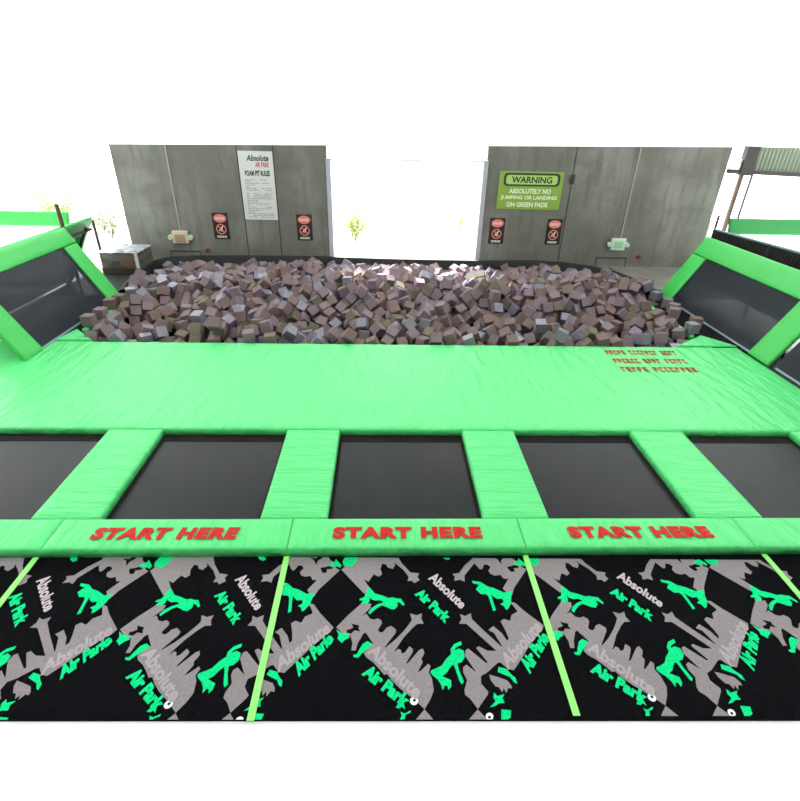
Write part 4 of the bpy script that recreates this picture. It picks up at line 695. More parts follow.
2012,12049,-21,79,37,43,-19, 2512,12124,-241,-16,1,65,73, 2659,11900,-181,-3,68,-68,-24, 3182,11916,-190,-53,75,-2,37,
3294,12202,-173,91,30,-21,12, -4066,12429,-230,42,-36,6,82, -3651,12143,-76,-7,-55,72,39, -3152,12371,-167,-26,64,54,-45,
-2936,12352,-243,82,-19,-48,21, -2809,12624,-175,80,-12,-57,9, -2468,12374,-221,-11,53,76,33, -2026,12518,-261,4,79,-59,-10,
-1183,12318,-205,93,-13,29,10, -835,12610,-177,9,31,2,94, 835,12549,-237,-24,-29,-13,91, 1446,12070,-226,32,1,89,30,
2092,12455,-179,82,-38,-34,22, 3161,12444,-202,32,-61,15,69, 3795,12558,-163,-57,75,0,-29, 4596,12390,-243,-45,79,-38,-2,
3713,8205,-169,61,37,68,8, -2084,8407,-130,69,42,-50,29, -1343,8361,-220,32,69,-61,-16, 3091,8462,-153,-49,-48,67,24,
-3317,8668,-170,-11,98,6,7, -2944,8871,-59,35,57,-25,68, -2092,9130,-163,49,-13,51,68, -1844,9129,-81,15,82,49,24,
398,8925,-245,-17,67,18,69, 2630,8940,-26,66,-65,34,7, 5225,9177,-233,74,-58,-19,-23, -4755,9406,-237,0,0,81,57,
-3396,9462,-126,73,10,-15,-64, -2417,9311,-81,-37,74,6,54, -1978,9343,-149,20,-37,-17,88, -1569,9298,-147,-56,53,-3,63,
-1049,9727,-119,90,-10,37,-17, -145,9616,-241,21,13,-5,96, 1614,9473,-210,5,65,-57,-48, 2886,9205,-258,82,34,44,-7,
3050,9506,-53,33,-59,-25,68, 3977,9503,5,-11,65,66,33, -4749,9927,-195,-3,-1,-28,95, -3573,9681,-257,88,33,-29,14,
-2873,9997,-248,40,83,-18,33, -2727,9902,-125,66,61,12,-39, -1462,9546,-198,28,15,-38,86, -805,10010,-183,58,66,7,-45,
69,9957,-67,44,21,72,-47, 289,10032,-138,62,-30,-39,-60, 1531,9831,-169,84,21,48,3, 2295,9861,-215,-5,-5,96,21,
3833,9851,-97,-46,-6,84,23, 4100,9926,-154,20,2,46,86, -4850,10140,-65,-41,1,89,-12, -3622,9857,-132,75,-13,44,-46,
-2580,10316,-171,72,37,-5,-58, -1861,9844,-35,-26,-7,36,88, -1766,10377,-102,70,-4,41,-57, -1225,10102,-40,24,-30,28,87,
-18,10287,-132,-63,37,-13,66, 540,10276,-107,75,-20,52,-32, 1996,10116,34,-28,-16,89,-30, 2276,10126,21,74,1,44,49,
2607,10010,-66,27,40,-13,86, 2930,9713,-99,73,-20,62,-15, 3980,10209,-116,-59,14,63,46, 4341,10160,-35,36,86,16,29,
-4847,10361,-94,-55,58,45,38, -2958,10490,-174,-8,66,69,24, -1482,10504,-128,55,-54,17,59, -938,10666,12,-35,15,-47,79,
-728,10754,-30,75,1,37,-53, -490,10343,-181,24,92,-23,14, 472,10644,-244,-24,-56,28,72, 744,10638,27,4,-69,70,11,
1042,10393,-175,39,48,78,1, 1358,10260,113,60,71,-18,-27, 2277,10348,-43,-24,82,40,30, 2776,10633,-161,34,16,84,36,
3059,10245,-95,62,5,77,9, 3365,10268,121,-22,-3,67,70, 3727,10334,-30,81,28,45,-21, 4135,10600,-51,-48,16,83,-18,
4344,10464,-106,81,-38,41,6, 5004,10535,-98,-31,-47,82,5, -4910,11105,-78,-34,-17,55,73, -4807,10920,-171,13,-20,37,89,
-4083,10703,-126,68,-30,47,45, -3677,10634,47,50,83,3,-18, -3517,10864,-53,-13,25,92,22, -3058,10886,-83,-22,60,-12,74,
-2480,10718,-100,-46,49,47,55, -2020,10956,-84,-51,-32,77,-14, -1044,10932,7,-25,70,61,25, -780,11005,11,15,34,87,29,
-94,11044,-91,-44,-52,-39,60, 1171,10723,-60,60,51,-58,-16, 1619,10486,11,91,-4,-32,-22, 2008,10707,-89,86,-23,-30,30,
2157,10666,-211,-47,-24,26,80, 2552,10725,-12,-34,-27,84,28, 3200,10764,-205,47,83,-14,-23, 3481,10869,-117,-39,-40,-34,74,
3909,10680,84,73,29,-3,-60, 4140,10867,-134,-11,40,81,39, 4465,11132,-98,73,26,52,32, 4670,11064,-36,77,12,46,40,
5585,11035,-238,-49,46,53,-50, -5256,11395,-265,99,0,0,3, -4464,11482,-232,-46,-36,31,74, -3326,11145,-87,44,75,3,47,
-3139,11323,-77,29,41,82,-26, -2893,11370,-143,-12,58,58,-54, -2221,11581,-119,-8,-6,34,92, -1831,11412,-154,88,26,38,-4,
-1077,11380,-34,14,10,95,21, -798,11524,-209,-47,59,64,-1, 298,11420,-50,-45,-40,-2,78, 1090,11356,-5,-11,77,-47,-39,
1598,10990,-181,16,-59,75,-20, 3777,11377,-30,13,67,62,35, 4249,11285,-104,-40,-26,80,34, 4512,11334,-204,3,-52,71,-46,
4645,11351,-9,-5,-55,70,-43, 5048,11385,-254,14,30,-25,90, -5017,11833,-265,-11,11,69,-69, -4755,12016,-269,-64,3,-7,75,
-4068,11314,-168,57,27,60,47, -3771,11529,-49,-56,28,77,1, -3233,11597,-121,-43,20,16,85, -2813,11705,-93,73,-7,-57,35,
-1558,11343,-188,75,-45,45,4, -996,11626,-43,37,-23,48,75, -870,11788,-154,21,34,87,-24, -494,11563,-170,90,26,32,8,
106,11476,-207,-39,-37,51,66, 444,11734,-208,62,-46,-41,-47, 1174,11775,-228,-7,-42,79,-41, 1567,11588,-195,71,9,-28,-63,
1768,11648,-51,49,77,35,18, 2141,11393,-14,15,60,-55,-54, 3460,11489,-4,36,88,3,26, 4069,11752,-12,30,90,18,23,
4757,11558,-121,45,11,63,61, -4943,12234,-159,69,48,15,50, -4047,12225,-132,46,65,-3,-58, -3660,11760,-86,53,64,-53,11,
-3457,12016,-99,15,12,51,83, -3233,11963,-148,49,-10,48,70, -2468,12184,-116,2,20,92,31, -481,12275,-255,-24,14,72,-62,
665,11972,-154,25,80,-44,30, 1622,11983,-101,-18,-19,27,92, 1815,11906,15,10,69,50,49, 2477,12330,-210,86,0,49,2,
3485,11959,-84,-29,82,-45,-18, 4765,12060,-69,-8,72,-68,-1, -3462,12452,-131,7,-65,69,-28, -2698,12370,-239,24,96,6,8,
-2528,12565,-168,-35,89,14,21, -1794,12451,-216,59,16,0,78, -1288,12652,-265,71,0,69,-1, -268,12203,-142,-9,66,-36,64,
-66,12120,-224,-19,-52,73,37, 1186,12623,-231,12,-60,72,-30, 2236,12655,-160,-60,35,-35,60, 2702,12308,-207,27,64,66,-26,
4461,12538,-211,85,14,16,45, -3639,9576,-104,88,-27,21,-29, -3162,9639,-218,87,-41,-12,-18, -1739,9584,-145,-34,5,81,45,
-633,9680,-252,-28,-2,-44,84, 1698,9735,-80,55,70,19,-38, 4024,9728,-68,37,71,50,-29, -3430,9715,-76,87,15,-33,31,
-3086,10087,-179,-36,75,-53,-6, -1366,9794,-128,67,-26,67,-10, -632,9968,-87,4,77,-50,-37, 588,9924,-188,-60,44,-22,62,
1503,9813,53,71,-8,-19,66, 3409,9805,160,-1,49,-45,73, -4120,10351,-205,69,-2,71,1, -2492,10157,33,78,-51,-29,-18,
-1780,10531,9,27,8,91,26, -1504,10311,-19,85,-33,33,-17, -540,10450,-7,66,15,-42,59, 446,10508,-101,-63,-34,66,17,
1230,10166,-253,-9,95,4,-27, 1696,10009,-84,-69,71,-10,3, 2090,10295,145,20,9,-61,75, 2832,10303,-116,-63,-17,63,39,
4498,10297,-35,23,91,20,26, 4888,10279,-124,24,73,63,-4, -5040,10623,-90,14,95,-21,-9, -4584,10618,-95,31,-65,68,-3,
-2169,10794,-129,65,-44,27,-54, -1655,10653,-95,84,18,-39,31, -566,10776,-157,81,17,-52,13, -133,10814,-142,-57,44,-14,67,
571,10775,-133,83,-28,27,39, 929,10764,-84,85,50,3,0, 1228,10471,-5,1,40,88,22, 2354,10496,120,29,0,84,-44,
2625,10485,-61,13,51,80,26, 3072,10428,-20,-2,10,-13,98, 3375,10625,-38,21,91,6,-31, 4319,10775,-176,32,85,-19,-34,
4760,10626,-87,13,11,38,90, -4278,10858,-94,49,12,-31,80, -3903,10875,-118,89,-37,22,-9, -3079,11084,-2,17,-55,-33,74,
-2619,11201,-99,68,31,-60,-26, -1488,10819,-60,72,16,55,-37, -499,11205,-96,-11,-54,58,59, 2331,10791,-78,-5,94,-19,-24,
2881,11053,45,-31,-18,92,4, 3142,10984,-117,-22,-32,-32,85, 3582,10955,30,-47,-31,-47,67, 3980,11086,-267,88,-38,-23,-3,
4041,11032,-39,-35,-9,43,81, 5255,10943,-157,-56,68,-1,-45, 5478,11504,-81,-53,82,9,-12, -4322,11599,-84,27,83,2,46,
-4027,11116,-111,55,-28,75,-18, -3580,11364,-189,-22,50,-30,77, -2616,11591,-52,75,49,1,42, -1900,11630,-182,77,36,-36,-37,
-1263,11574,-26,92,26,24,-8, -731,11665,-90,79,-44,-12,-38, 1376,11341,-9,-18,54,73,-36, 1661,11472,23,76,33,-53,10,
2684,11353,-143,8,85,3,50, 3751,11609,-8,44,75,40,26, 4443,11535,-112,52,-21,74,33, -5136,12038,-222,-30,-27,89,-12,
-4378,11811,-190,-43,57,-34,60, -3034,11791,-160,74,47,0,45, -2591,11965,-96,86,-23,-6,43, -1387,11714,-169,80,15,-8,56,
-927,12020,-99,-37,68,-62,-6, -695,11963,-130,11,-11,85,48, 212,11642,-120,72,-29,46,40, 445,11911,-130,-56,-47,31,60,
1355,11774,-98,-25,86,6,-42, 2210,11759,-157,17,-4,94,-27, 2484,11679,-110,95,-8,27,8, 5316,11940,-120,-22,69,17,66,
-2909,12150,-138,74,1,-50,-42, -584,12423,-95,26,11,-1,95, 93,11991,-162,10,-40,-28,86, 399,12377,-217,-7,-14,86,46,
626,12245,-143,64,67,-11,-33, 1355,12264,-130,-47,25,74,-38, 2256,12183,-122,88,15,-20,-38, 2679,12085,-79,-16,96,8,-16,
3603,12301,-185,-44,-16,87,0, 4115,12233,-89,37,-35,72,-44, 4779,11834,-189,84,0,50,-19, -3083,12605,-177,-36,-27,54,70,
-1818,12628,-143,52,33,23,74, 111,12652,-170,1,94,1,-31, 556,12655,-145,40,40,-58,58, 2656,12617,-250,72,26,51,37,
4025,12616,-190,36,-38,82,-17, 4307,12623,-106,31,2,-64,69, -3196,9845,-104,-34,-36,83,-19, -1354,9926,24,95,-23,3,16,
552,9678,-255,30,15,-53,77, 4713,10053,-78,14,67,69,17, -4352,10344,-135,78,-53,30,-5, -3122,10271,-109,84,32,-40,10,
145,10437,-41,-23,74,-43,44, 2814,10142,-10,-2,65,-52,53, 4362,10401,116,12,70,-43,55, -4648,10889,-53,18,-11,80,53,
-1374,10504,76,-22,-47,-45,71, 63,10862,-86,-21,50,72,-41, 3005,10640,-56,97,16,-6,0, 4457,10867,-81,84,-34,31,-25,
4542,10629,-51,-45,86,-11,-14, 5568,10606,115,-66,20,66,-26, -4449,10790,-186,-30,43,75,-39, -4350,11049,-55,83,-36,-36,-16,
-2872,11188,-21,91,-39,6,2, 1878,10581,92,-40,69,59,-7, 3053,10863,0,-30,44,-23,80, 3782,10925,-59,-52,-26,-20,78,
4149,10905,125,-10,54,80,-19, 5359,11012,-14,-52,79,-20,-19, 5530,11251,-49,-14,7,94,28, -5071,11453,-131,-15,39,70,56,
-3433,11319,5,82,9,45,31, 2789,11243,30,11,83,-48,-22, 3030,11202,-45,30,47,77,29, 5214,11211,-120,-3,-3,-17,97,
-4493,11662,-8,25,22,6,93, -4107,11952,-181,22,83,-39,30, -3159,11842,-19,38,32,85,6, 1068,11729,13,-58,-55,58,10,
1251,11541,-127,22,28,89,-25, 5045,11733,-157,95,-25,11,-5, -4243,12643,-173,6,85,3,-50, 407,12153,-155,29,-45,-51,66,
-4556,12559,-112,13,7,75,-62, -4425,12334,-230,38,52,75,7, -1090,12636,-173,-38,-39,59,-58, 1936,12588,-145,35,83,22,34,
4332,12381,-142,77,47,-36,19, -4549,9710,-104,-40,13,84,-32, -1736,9339,-34,81,-37,-25,35, 849,8999,3,-18,1,74,63,
-2969,9794,-68,-56,26,77,-2, 807,9929,-67,-68,13,70,-10, -4379,10108,-24,26,-46,81,20, -4049,10230,-11,41,-1,0,90,
2474,10223,61,15,42,-47,75, 4896,10409,35,20,95,-14,15, -5089,10463,12,95,-19,-14,-17, 73,10655,-15,57,-19,78,-10,
988,10389,63,60,4,54,57, 1337,10639,111,-35,-34,78,-37, -5234,11190,-265,45,54,-45,54, -4569,11116,-136,45,63,61,5,
1526,10749,-28,-7,-17,95,22, 3330,11041,-21,66,55,-29,39, 4303,11014,5,-42,1,46,77, -4690,11505,-94,28,78,-38,37,
-4135,11631,14,-10,29,78,52, -865,11244,-123,-54,-16,81,15, 484,11324,28,33,-29,14,88, -4855,11710,-150,-11,94,-11,26,
3032,11694,-20,30,0,91,-24, -4579,11744,-209,37,64,-53,38, -3874,12619,-243,68,-48,16,51,
]
cubes = [CD[i:i+7] for i in range(0, len(CD), 7)]
S = .18; protos = []
for nm, mt in FOAM:
    m = MB(); m.box(-S/2, S/2, -S/2, S/2, -S/2, S/2, mt, .008); o = m.build('foam_cube'); protos.append([o, False])
random.seed(11); rest = MB()
def colour(): 
    r = random.random(); return 0 if r < .46 else 1 if r < .64 else 2 if r < .75 else 3
for i, t_ in enumerate(cubes):
    p = Vector((t_[0]/1000, t_[1]/1000, t_[2]/1000)); q_ = Quaternion(t_[3:7]); q_.normalize(); k = colour()
    if i < 300:
        o, used = protos[k]
        if used: o = o.copy(); COL.objects.link(o)
        protos[k][1] = True
        o.rotation_mode = 'QUATERNION'; o.location = p; o.rotation_quaternion = q_
        tag(o, '%s foam cube lying loose near the top of the foam pit' % FOAM[k][0], 'foam cube', '%s foam cubes in the pit' % FOAM[k][0])
    else:
        rest.mx = Matrix.Translation(p) @ q_.to_matrix().to_4x4(); rest.box(-S/2, S/2, -S/2, S/2, -S/2, S/2, FOAM[k][1])
tag(rest.build('foam_cubes'), 'mixed purple, brown and olive foam cubes filling the rest of the pit', 'foam cubes', kind='stuff')

# ---------------------------------------------------------------- slanted trampolines
def slanted(name, X0_, sgn, v0, v1, umax, near, far, top, label, z0=0.0, mt='pad_s', ang=60, legs=True, group=None):
    """bed between v0..v1 along the depth, leaning outwards; sgn -1 left, +1 right"""
    an = math.radians(ang); e = empty(name, (X0_, (v0+v1)/2, z0)); tag(e, label, 'trampoline', group)
    U = Vector((sgn*math.cos(an), 0, math.sin(an))); Vv = Vector((0, 1, 0)); W = U.cross(Vv)
    if W.x*sgn > 0: W = -W
    mx = Matrix(((U.x, Vv.x, W.x, X0_), (U.y, Vv.y, W.y, 0), (U.z, Vv.z, W.z, z0), (0, 0, 0, 1)))
    def fin(mb, nm):
        bmesh.ops.recalc_face_normals(mb.bm, faces=mb.bm.faces); return mb.build(nm, e)
    m = MB(); m.mx = mx; n = 12; V = []
    for p in range(n+1):
        for q_ in range(n+1): V.append((.0+(umax+.03)*p/n, v0-.03+(v1-v0+.06)*q_/n, -.035-.01*min(p, n-p, q_, n-q_)/6))
    m.raw(V, [(p*(n+1)+q_, (p+1)*(n+1)+q_, (p+1)*(n+1)+q_+1, p*(n+1)+q_+1) for p in range(n) for q_ in range(n)], M['bed_s'], True); m.build('jump_bed', e)
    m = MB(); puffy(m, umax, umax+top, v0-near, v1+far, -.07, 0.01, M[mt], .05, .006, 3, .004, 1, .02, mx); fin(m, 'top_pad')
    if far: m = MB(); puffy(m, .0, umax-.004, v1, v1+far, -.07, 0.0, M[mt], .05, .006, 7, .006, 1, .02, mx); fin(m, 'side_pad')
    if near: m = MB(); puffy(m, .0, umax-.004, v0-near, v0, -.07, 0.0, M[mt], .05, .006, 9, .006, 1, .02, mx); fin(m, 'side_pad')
    m = MB(); m.mx = mx
    for v_ in (v0-.06, v1+.06): m.tube((0.0, v_, -.11), (umax+.2, v_, -.11), .03, M['steel'])
    m.tube((umax+.12, v0-near+.03, -.11), (umax+.12, v1+far-.03, -.11), .03, M['steel']); m.build('frame', e)
    if legs:
        topP = mx @ Vector((umax+.12, 0, -.11))
        for v_ in (v0-.1, v1+far-.08):
            m = MB(); m.tube((topP.x, v_, topP.z), (topP.x+sgn*.25, v_, -.06), .028, M['steel']); m.build('leg', e)
            m = MB(); m.tube((X0_+sgn*.45, v_, .55), (X0_+sgn*.55, v_, -.06), .022, M['steel']); m.build('brace', e)
    m = MB(); m.mx = mx
    m.box(.02, .05, v0+.02, v1-.02, -.06, -.03, M['rail']); m.build('spring_rail', e)['label'] = 'pale spring rail along the foot'
    return e
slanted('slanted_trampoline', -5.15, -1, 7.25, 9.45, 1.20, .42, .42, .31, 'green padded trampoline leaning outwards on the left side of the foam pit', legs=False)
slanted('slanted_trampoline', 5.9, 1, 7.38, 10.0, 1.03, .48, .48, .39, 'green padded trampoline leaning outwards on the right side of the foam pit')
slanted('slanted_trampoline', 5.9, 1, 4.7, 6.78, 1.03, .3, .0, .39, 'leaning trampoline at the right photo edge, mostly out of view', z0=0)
# neighbouring court on the left: back of another leaning trampoline and a raised barrier
an = math.radians(60)
e = slanted('slanted_trampoline', -6.80, 1, 8.0, 10.75, 1.15, .3, .33, .34, 'neighbouring leaning trampoline seen from behind at the left, its green top edge showing', z0=.0, mt='pad_s', legs=False)
def barrier(x0, x1, y, z0, z1, label, mt='pad_d'):
    e = empty('padded_barrier', ((x0+x1)/2, y, -.06)); tag(e, label, 'barrier')
    mx = Matrix.Translation((0, y, 0)) @ Matrix.Rotation(math.radians(72), 4, 'X')
    m = MB(); puffy(m, x0, x1, z0, z1, -.06, .03, M[mt], .06, .01, 5, .004, 1, .025, mx); bmesh.ops.recalc_face_normals(m.bm, faces=m.bm.faces); m.build('cushion', e)
    for x in (x0+.15, x1-.15):
        m = MB(); yy = y+math.cos(math.radians(72))*z0
        m.tube((x, yy+.2, -.06), (x, yy+.2, z1*.9), .03, M['steel']); m.build('leg', e)
    m = MB(); yy = y+math.cos(math.radians(72))*z0+.2; m.tube((x0+.05, yy, z0*.95-.02), (x1-.05, yy, z0*.95-.02), .03, M['steel']); m.build('rail', e)
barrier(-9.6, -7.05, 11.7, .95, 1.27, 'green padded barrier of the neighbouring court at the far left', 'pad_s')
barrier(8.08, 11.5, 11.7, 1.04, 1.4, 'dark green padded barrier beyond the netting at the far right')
m = MB(); m.tube((-6.0, 10.0, -.06), (-6.0, 10.0, 1.68), .036, M['brown'])
tag(m.build('steel_post'), 'short rusty steel post rising behind the left leaning trampoline', 'post')
m = MB(); m.tube((-6.84, 12.62, -.06), (-6.84, 12.62, .95), .035, M['steel'])
tag(m.build('steel_post'), 'dark steel leg standing beside the wrapped pallet at left', 'post')

# netting fence on the right
e = empty('netting_fence', (7.05, 9.6, -.06)); tag(e, 'low black netting fence with a pale rail behind the right leaning trampoline', 'fence')
m = MB(); m.tube((7.02, 7.4, 1.40), (7.02, 10.95, 1.28), .022, M['rail']); m.build('top_rail', e)
m = MB(); m.raw([(7.02, 7.4, .2), (7.02, 10.95, .2), (7.02, 10.95, 1.28), (7.02, 7.4, 1.40), (7.03, 7.4, .2), (7.03, 10.95, .2), (7.03, 10.95, 1.28), (7.03, 7.4, 1.40)], [(0, 1, 2, 3), (7, 6, 5, 4), (0, 4, 5, 1), (1, 5, 6, 2), (2, 6, 7, 3), (3, 7, 4, 0)], M['net'])
for k in range(60): y = 7.42+k*.06; m.box(7.008, 7.02, y, y+.02, .2, 1.39-(y-7.4)*.034, M['steel'])
m.build('netting', e)
for y in (7.5, 9.2, 10.93): m = MB(); m.tube((7.02, y, -.06), (7.02, y, 1.4-(y-7.4)*.034), .025, M['steel']); m.build('post', e)
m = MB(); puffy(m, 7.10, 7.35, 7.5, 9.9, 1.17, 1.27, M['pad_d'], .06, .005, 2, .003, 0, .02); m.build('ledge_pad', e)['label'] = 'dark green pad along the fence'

# canopy on the right
e = empty('canopy', (9.6, 13, -.06)); tag(e, 'dark steel canopy with a corrugated panel at the upper right', 'canopy')
m = MB(); m.box(8.53, 8.61, 12.95, 13.03, -.06, 2.8, M['brown']); m.build('post', e)
m = MB(); m.box(8.83, 8.87, 13.0, 13.04, -.06, 2.25, M['steel']); m.build('post', e)
m = MB(); m.box(8.48, 8.76, 12.9, 13.06, 2.18, 2.80, M['steel']); m.build('gutter_panel', e)
m = MB(); m.raw([(8.2, 12.92, 2.22), (12.4, 12.92, 2.10), (12.4, 12.92, 2.20), (8.2, 12.92, 2.30), (8.2, 13.04, 2.22), (12.4, 13.04, 2.10), (12.4, 13.04, 2.20), (8.2, 13.04, 2.30)], [(0, 1, 2, 3), (7, 6, 5, 4), (0, 4, 5, 1), (1, 5, 6, 2), (2, 6, 7, 3), (3, 7, 4, 0)], M['steel']); m.build('beam', e)
m = MB(); V = []
for k in range(76):
    x = 8.77+k*.048; V += [(x, 12.97+(.02 if k % 2 else 0), 2.22-(x-8.2)*.022), (x, 12.97+(.02 if k % 2 else 0), 2.79)]
m.raw(V, [(2*k, 2*k+2, 2*k+3, 2*k+1) for k in range(75)], M['corr']); m.build('corrugated_panel', e)
m = MB(); m.box(8.19, 8.49, 12.99, 13.03, 2.3, 2.52, M['clear'])
m.build('infill_panel', e)
for (x, z1, r_, mt, lab, nm) in ((8.02, 1.33, .03, 'brown', 'short dark pipe between the wall end and the steel post', 'pipe'), (7.86, .95+.25, .018, 'white', 'thin white pole nearest the end of the grey wall', 'pole'), (8.14, .95+.25, .018, 'white', 'thin white pole to the right of the short dark pipe', 'pole')):
    m = MB(); m.tube((x, 12.5, -.06), (x, 12.5, z1), r_, M[mt]); tag(m.build(nm), lab, nm)
# banner far outside
e = empty('banner', (12.2, 17.6, -.06)); tag(e, 'small faded blue and white banner on a pole beyond the right opening', 'banner')
m = MB(); m.box(12.1, 12.7, 17.6, 17.62, 1.40, 1.80, M['blue']); m.box(12.13, 12.45, 17.585, 17.6, 1.40, 1.58, M['white']); m.tube((12.29, 17.58, 1.49), (12.29, 17.585, 1.49), .07, M['orange']); m.build('cloth', e)
m = MB(); m.tube((12.67, 17.64, -.06), (12.67, 17.64, 1.82), .02, M['trim']); m.build('pole', e)

# ---------------------------------------------------------------- wrapped pallet
e = empty('pallet_stack', (-5.98, 12.1, -.06)); tag(e, 'plastic-wrapped stack of cartons on a pallet by the left wall', 'pallet')
m = MB()
for y in (11.72, 12.06, 12.42): m.box(-6.42, -5.56, y, y+.09, -.06, .03, M['wood'])
for k in range(6): m.box(-6.42+k*.148, -6.30+k*.148, 11.7, 12.52, .03, .05, M['wood'])
m.build('pallet', e)
m = MB(); m.box(-6.41, -5.57, 11.71, 12.5, .05, .42, M['box'], .015); m.build('cartons', e)
m = MB(); m.box(-5.96, -5.68, 11.69, 11.72, .12, .26, M['carton'], .004); m.build('carton_label', e)['label'] = 'brown cardboard patch'
m = MB(); V = []; n = 14
for p in range(n+1):
    for q_ in range(n+1):
        V.append((-6.44+.9*p/n, 11.67+.88*q_/n, .435+.022*noise.noise(Vector((p*.5, q_*.5, 2)))-(.02 if min(p, q_, n-p, n-q_) == 0 else 0)))
m.raw(V, [(p*(n+1)+q_, (p+1)*(n+1)+q_, (p+1)*(n+1)+q_+1, p*(n+1)+q_+1) for p in range(n) for q_ in range(n)], M['wrap'], True)
m.box(-5.62, -5.555, 11.68, 11.71, .06, .43, M['wht']); m.build('plastic_cover', e)

# ---------------------------------------------------------------- things on the back wall
WY = 13.05
def plate(mb, x0, x1, z0, z1, m, d=.0, t=.012, bev=0): mb.box(x0, x1, WY-d-t, WY-d, z0, z1, m, bev)
def wtext(mb, s_, x0, x1, z0, z1, m, d, bold=0, shear=0):
    mb.text(s_, lambda a, b: (x0+(x1-x0)*a, WY-d, z0+(z1-z0)*b), m, bold=bold, shear=shear)
e = empty('rules_sign', (-2.98, 13.04, 1.7)); tag(e, 'tall white rules sign on the grey wall', 'sign')
m = MB(); plate(m, -3.38, -2.585, .95, 2.46, M['wht']); m.build('board', e)
m = MB(); d = .0135
wtext(m, 'Absolute', -3.2, -2.68, 2.25, 2.38, M['ink'], d, .03, .3); wtext(m, 'AIR PARK', -3.0, -2.68, 2.12, 2.23, M['red'], d, .02)
wtext(m, 'FOAM PIT RULES', -3.26, -2.68, 1.93, 2.05, M['ink'], d, .045)
random.seed(5); z = 1.84
while z > 1.0:
    x = -3.28; 
    while x < -2.72:
        wd = random.uniform(.03, .1); 
        if random.random() < .9: m.box(x, min(x+wd, -2.66), WY-d-.001, WY-d, z, z+.014, M['inkg'])
        x += wd+.018
        if random.random() < .05: break
    z -= .038
m.build('printing', e)
e = empty('warning_sign', (3.53, 13.04, 1.7)); tag(e, 'large yellow-green warning sign right of the opening', 'sign')
m = MB(); plate(m, 2.75, 4.30, 1.30, 2.155, M['signgreen'], 0, .014, .003); m.build('board', e)
m = MB()
def rr(x0, x1, z0, z1, r, dd, mt):
    pts = []
    for cx, cz, a0 in ((x1-r, z0+r, -90), (x1-r, z1-r, 0), (x0+r, z1-r, 90), (x0+r, z0+r, 180)):
        for k in range(6): a = math.radians(a0+18*k); pts.append((cx+r*math.cos(a), WY-dd, cz+r*math.sin(a)))
    m.flat(pts, mt)
rr(2.86, 4.22, 1.83, 2.12, .09, .0155, M['ink']); rr(2.92, 4.16, 1.87, 2.075, .06, .0165, M['signlight'])
wtext(m, 'WARNING', 3.05, 4.03, 1.90, 2.045, M['ink'], .0175, .03)
wtext(m, 'ABSOLUTELY NO', 3.02, 4.04, 1.665, 1.775, M['signwhite'], .0155, .035)
wtext(m, 'JUMPING OR LANDING', 2.83, 4.21, 1.51, 1.62, M['signwhite'], .0155, .035)
wtext(m, 'ON GREEN PADS', 2.99, 4.0, 1.36, 1.47, M['signwhite'], .0155, .035)
m.build('printing', e)
def danger(cx, label, tilt):
    e = empty('danger_sign', (cx, 13.04, .78)); tag(e, label, 'sign', 'small black danger signs')
    w_, z0, z1 = .19, .47, 1.09
    m = MB(); plate(m, cx-w_, cx+w_, z0, z1, M['signblack'], 0, .012, .003); m.build('board', e)
    m = MB(); el = [(cx+.155*math.cos(a*.3142), WY-.0135, .965+.098*math.sin(a*.3142)) for a in range(20)]; m.flat(el, M['pink'])
    wtext(m, 'DANGER', cx-.11, cx+.11, .935, .995, M['signwhite'], .0145, .02)
    N_ = 24; V = []
    for k in range(N_):
        a = 2*math.pi*k/N_; V += [(cx+.125*math.cos(a), WY-.0135, .71+.125*math.sin(a)), (cx+.098*math.cos(a), WY-.0135, .71+.098*math.sin(a))]
    m.raw(V, [(2*k, (2*k+2) % (2*N_), (2*k+3) % (2*N_), 2*k+1) for k in range(N_)], M['pink'])
    m.raw([(cx-.095, WY-.0138, .79), (cx-.075, WY-.0138, .81), (cx+.095, WY-.0138, .63), (cx+.075, WY-.0138, .61)], [(0, 3, 2, 1)], M['pink'])
    # white figure leaping
    m.flat([(cx+.02, WY-.0136, .775), (cx+.05, WY-.0136, .79), (cx+.055, WY-.0136, .765), (cx+.03, WY-.0136, .74), (cx+.04, WY-.0136, .69), (cx+.01, WY-.0136, .65), (cx-.01, WY-.0136, .66), (cx+.01, WY-.0136, .69), (cx-.03, WY-.0136, .68), (cx-.06, WY-.0136, .65), (cx-.05, WY-.0136, .69), (cx-.01, WY-.0136, .73)], M['signwhite'])
    for k in range(7): m.box(cx-.12+k*.035, cx-.098+k*.035, WY-.0145, WY-.0135, .505, .555, M['signwhite'])
    m.build('printing', e)
danger(-4.0, 'small black danger sign at the left, between the emergency light and the rules sign', 0)
danger(-1.955, 'small black danger sign left of the opening, next to its frame', 0)
danger(2.83, 'small black danger sign right of the opening, below the warning sign', 0)
danger(4.27, 'small black danger sign beneath the right end of the warning sign by the wall seam', 0)
# emergency light and exit sign
e = empty('emergency_light', (-5.0, 13.0, .5)); tag(e, 'cream emergency light unit with two lamp heads on the left of the wall', 'light')
m = MB(); plate(m, -5.2, -4.82, .37, .66, M['cream'], 0, .1, .012); m.build('housing', e)
m = MB(); plate(m, -5.14, -4.88, .39, .58, M['lens'], .1, .006, .002); m.build('cover', e)
for x in (-5.25, -4.76): m = MB(); m.tube((x, 13.03, .52), (x, 12.93, .5), .055, M['exitbody']); m.build('lamp_head', e)
m = MB(); m.box(-5.015, -4.995, 13.03, 13.05, .66, slope(-5)-.02, M['tan']); m.build('conduit', e)
e = empty('exit_sign', (5.95, 13.0, .5)); tag(e, 'pale exit sign unit with a green face on the right of the wall', 'sign')
m = MB(); plate(m, 5.78, 6.14, .37, .66, M['exitbody'], 0, .09, .012); m.build('housing', e)
m = MB(); plate(m, 5.84, 6.08, .42, .59, M['exitgreen'], .09, .006, .002); m.build('face', e)
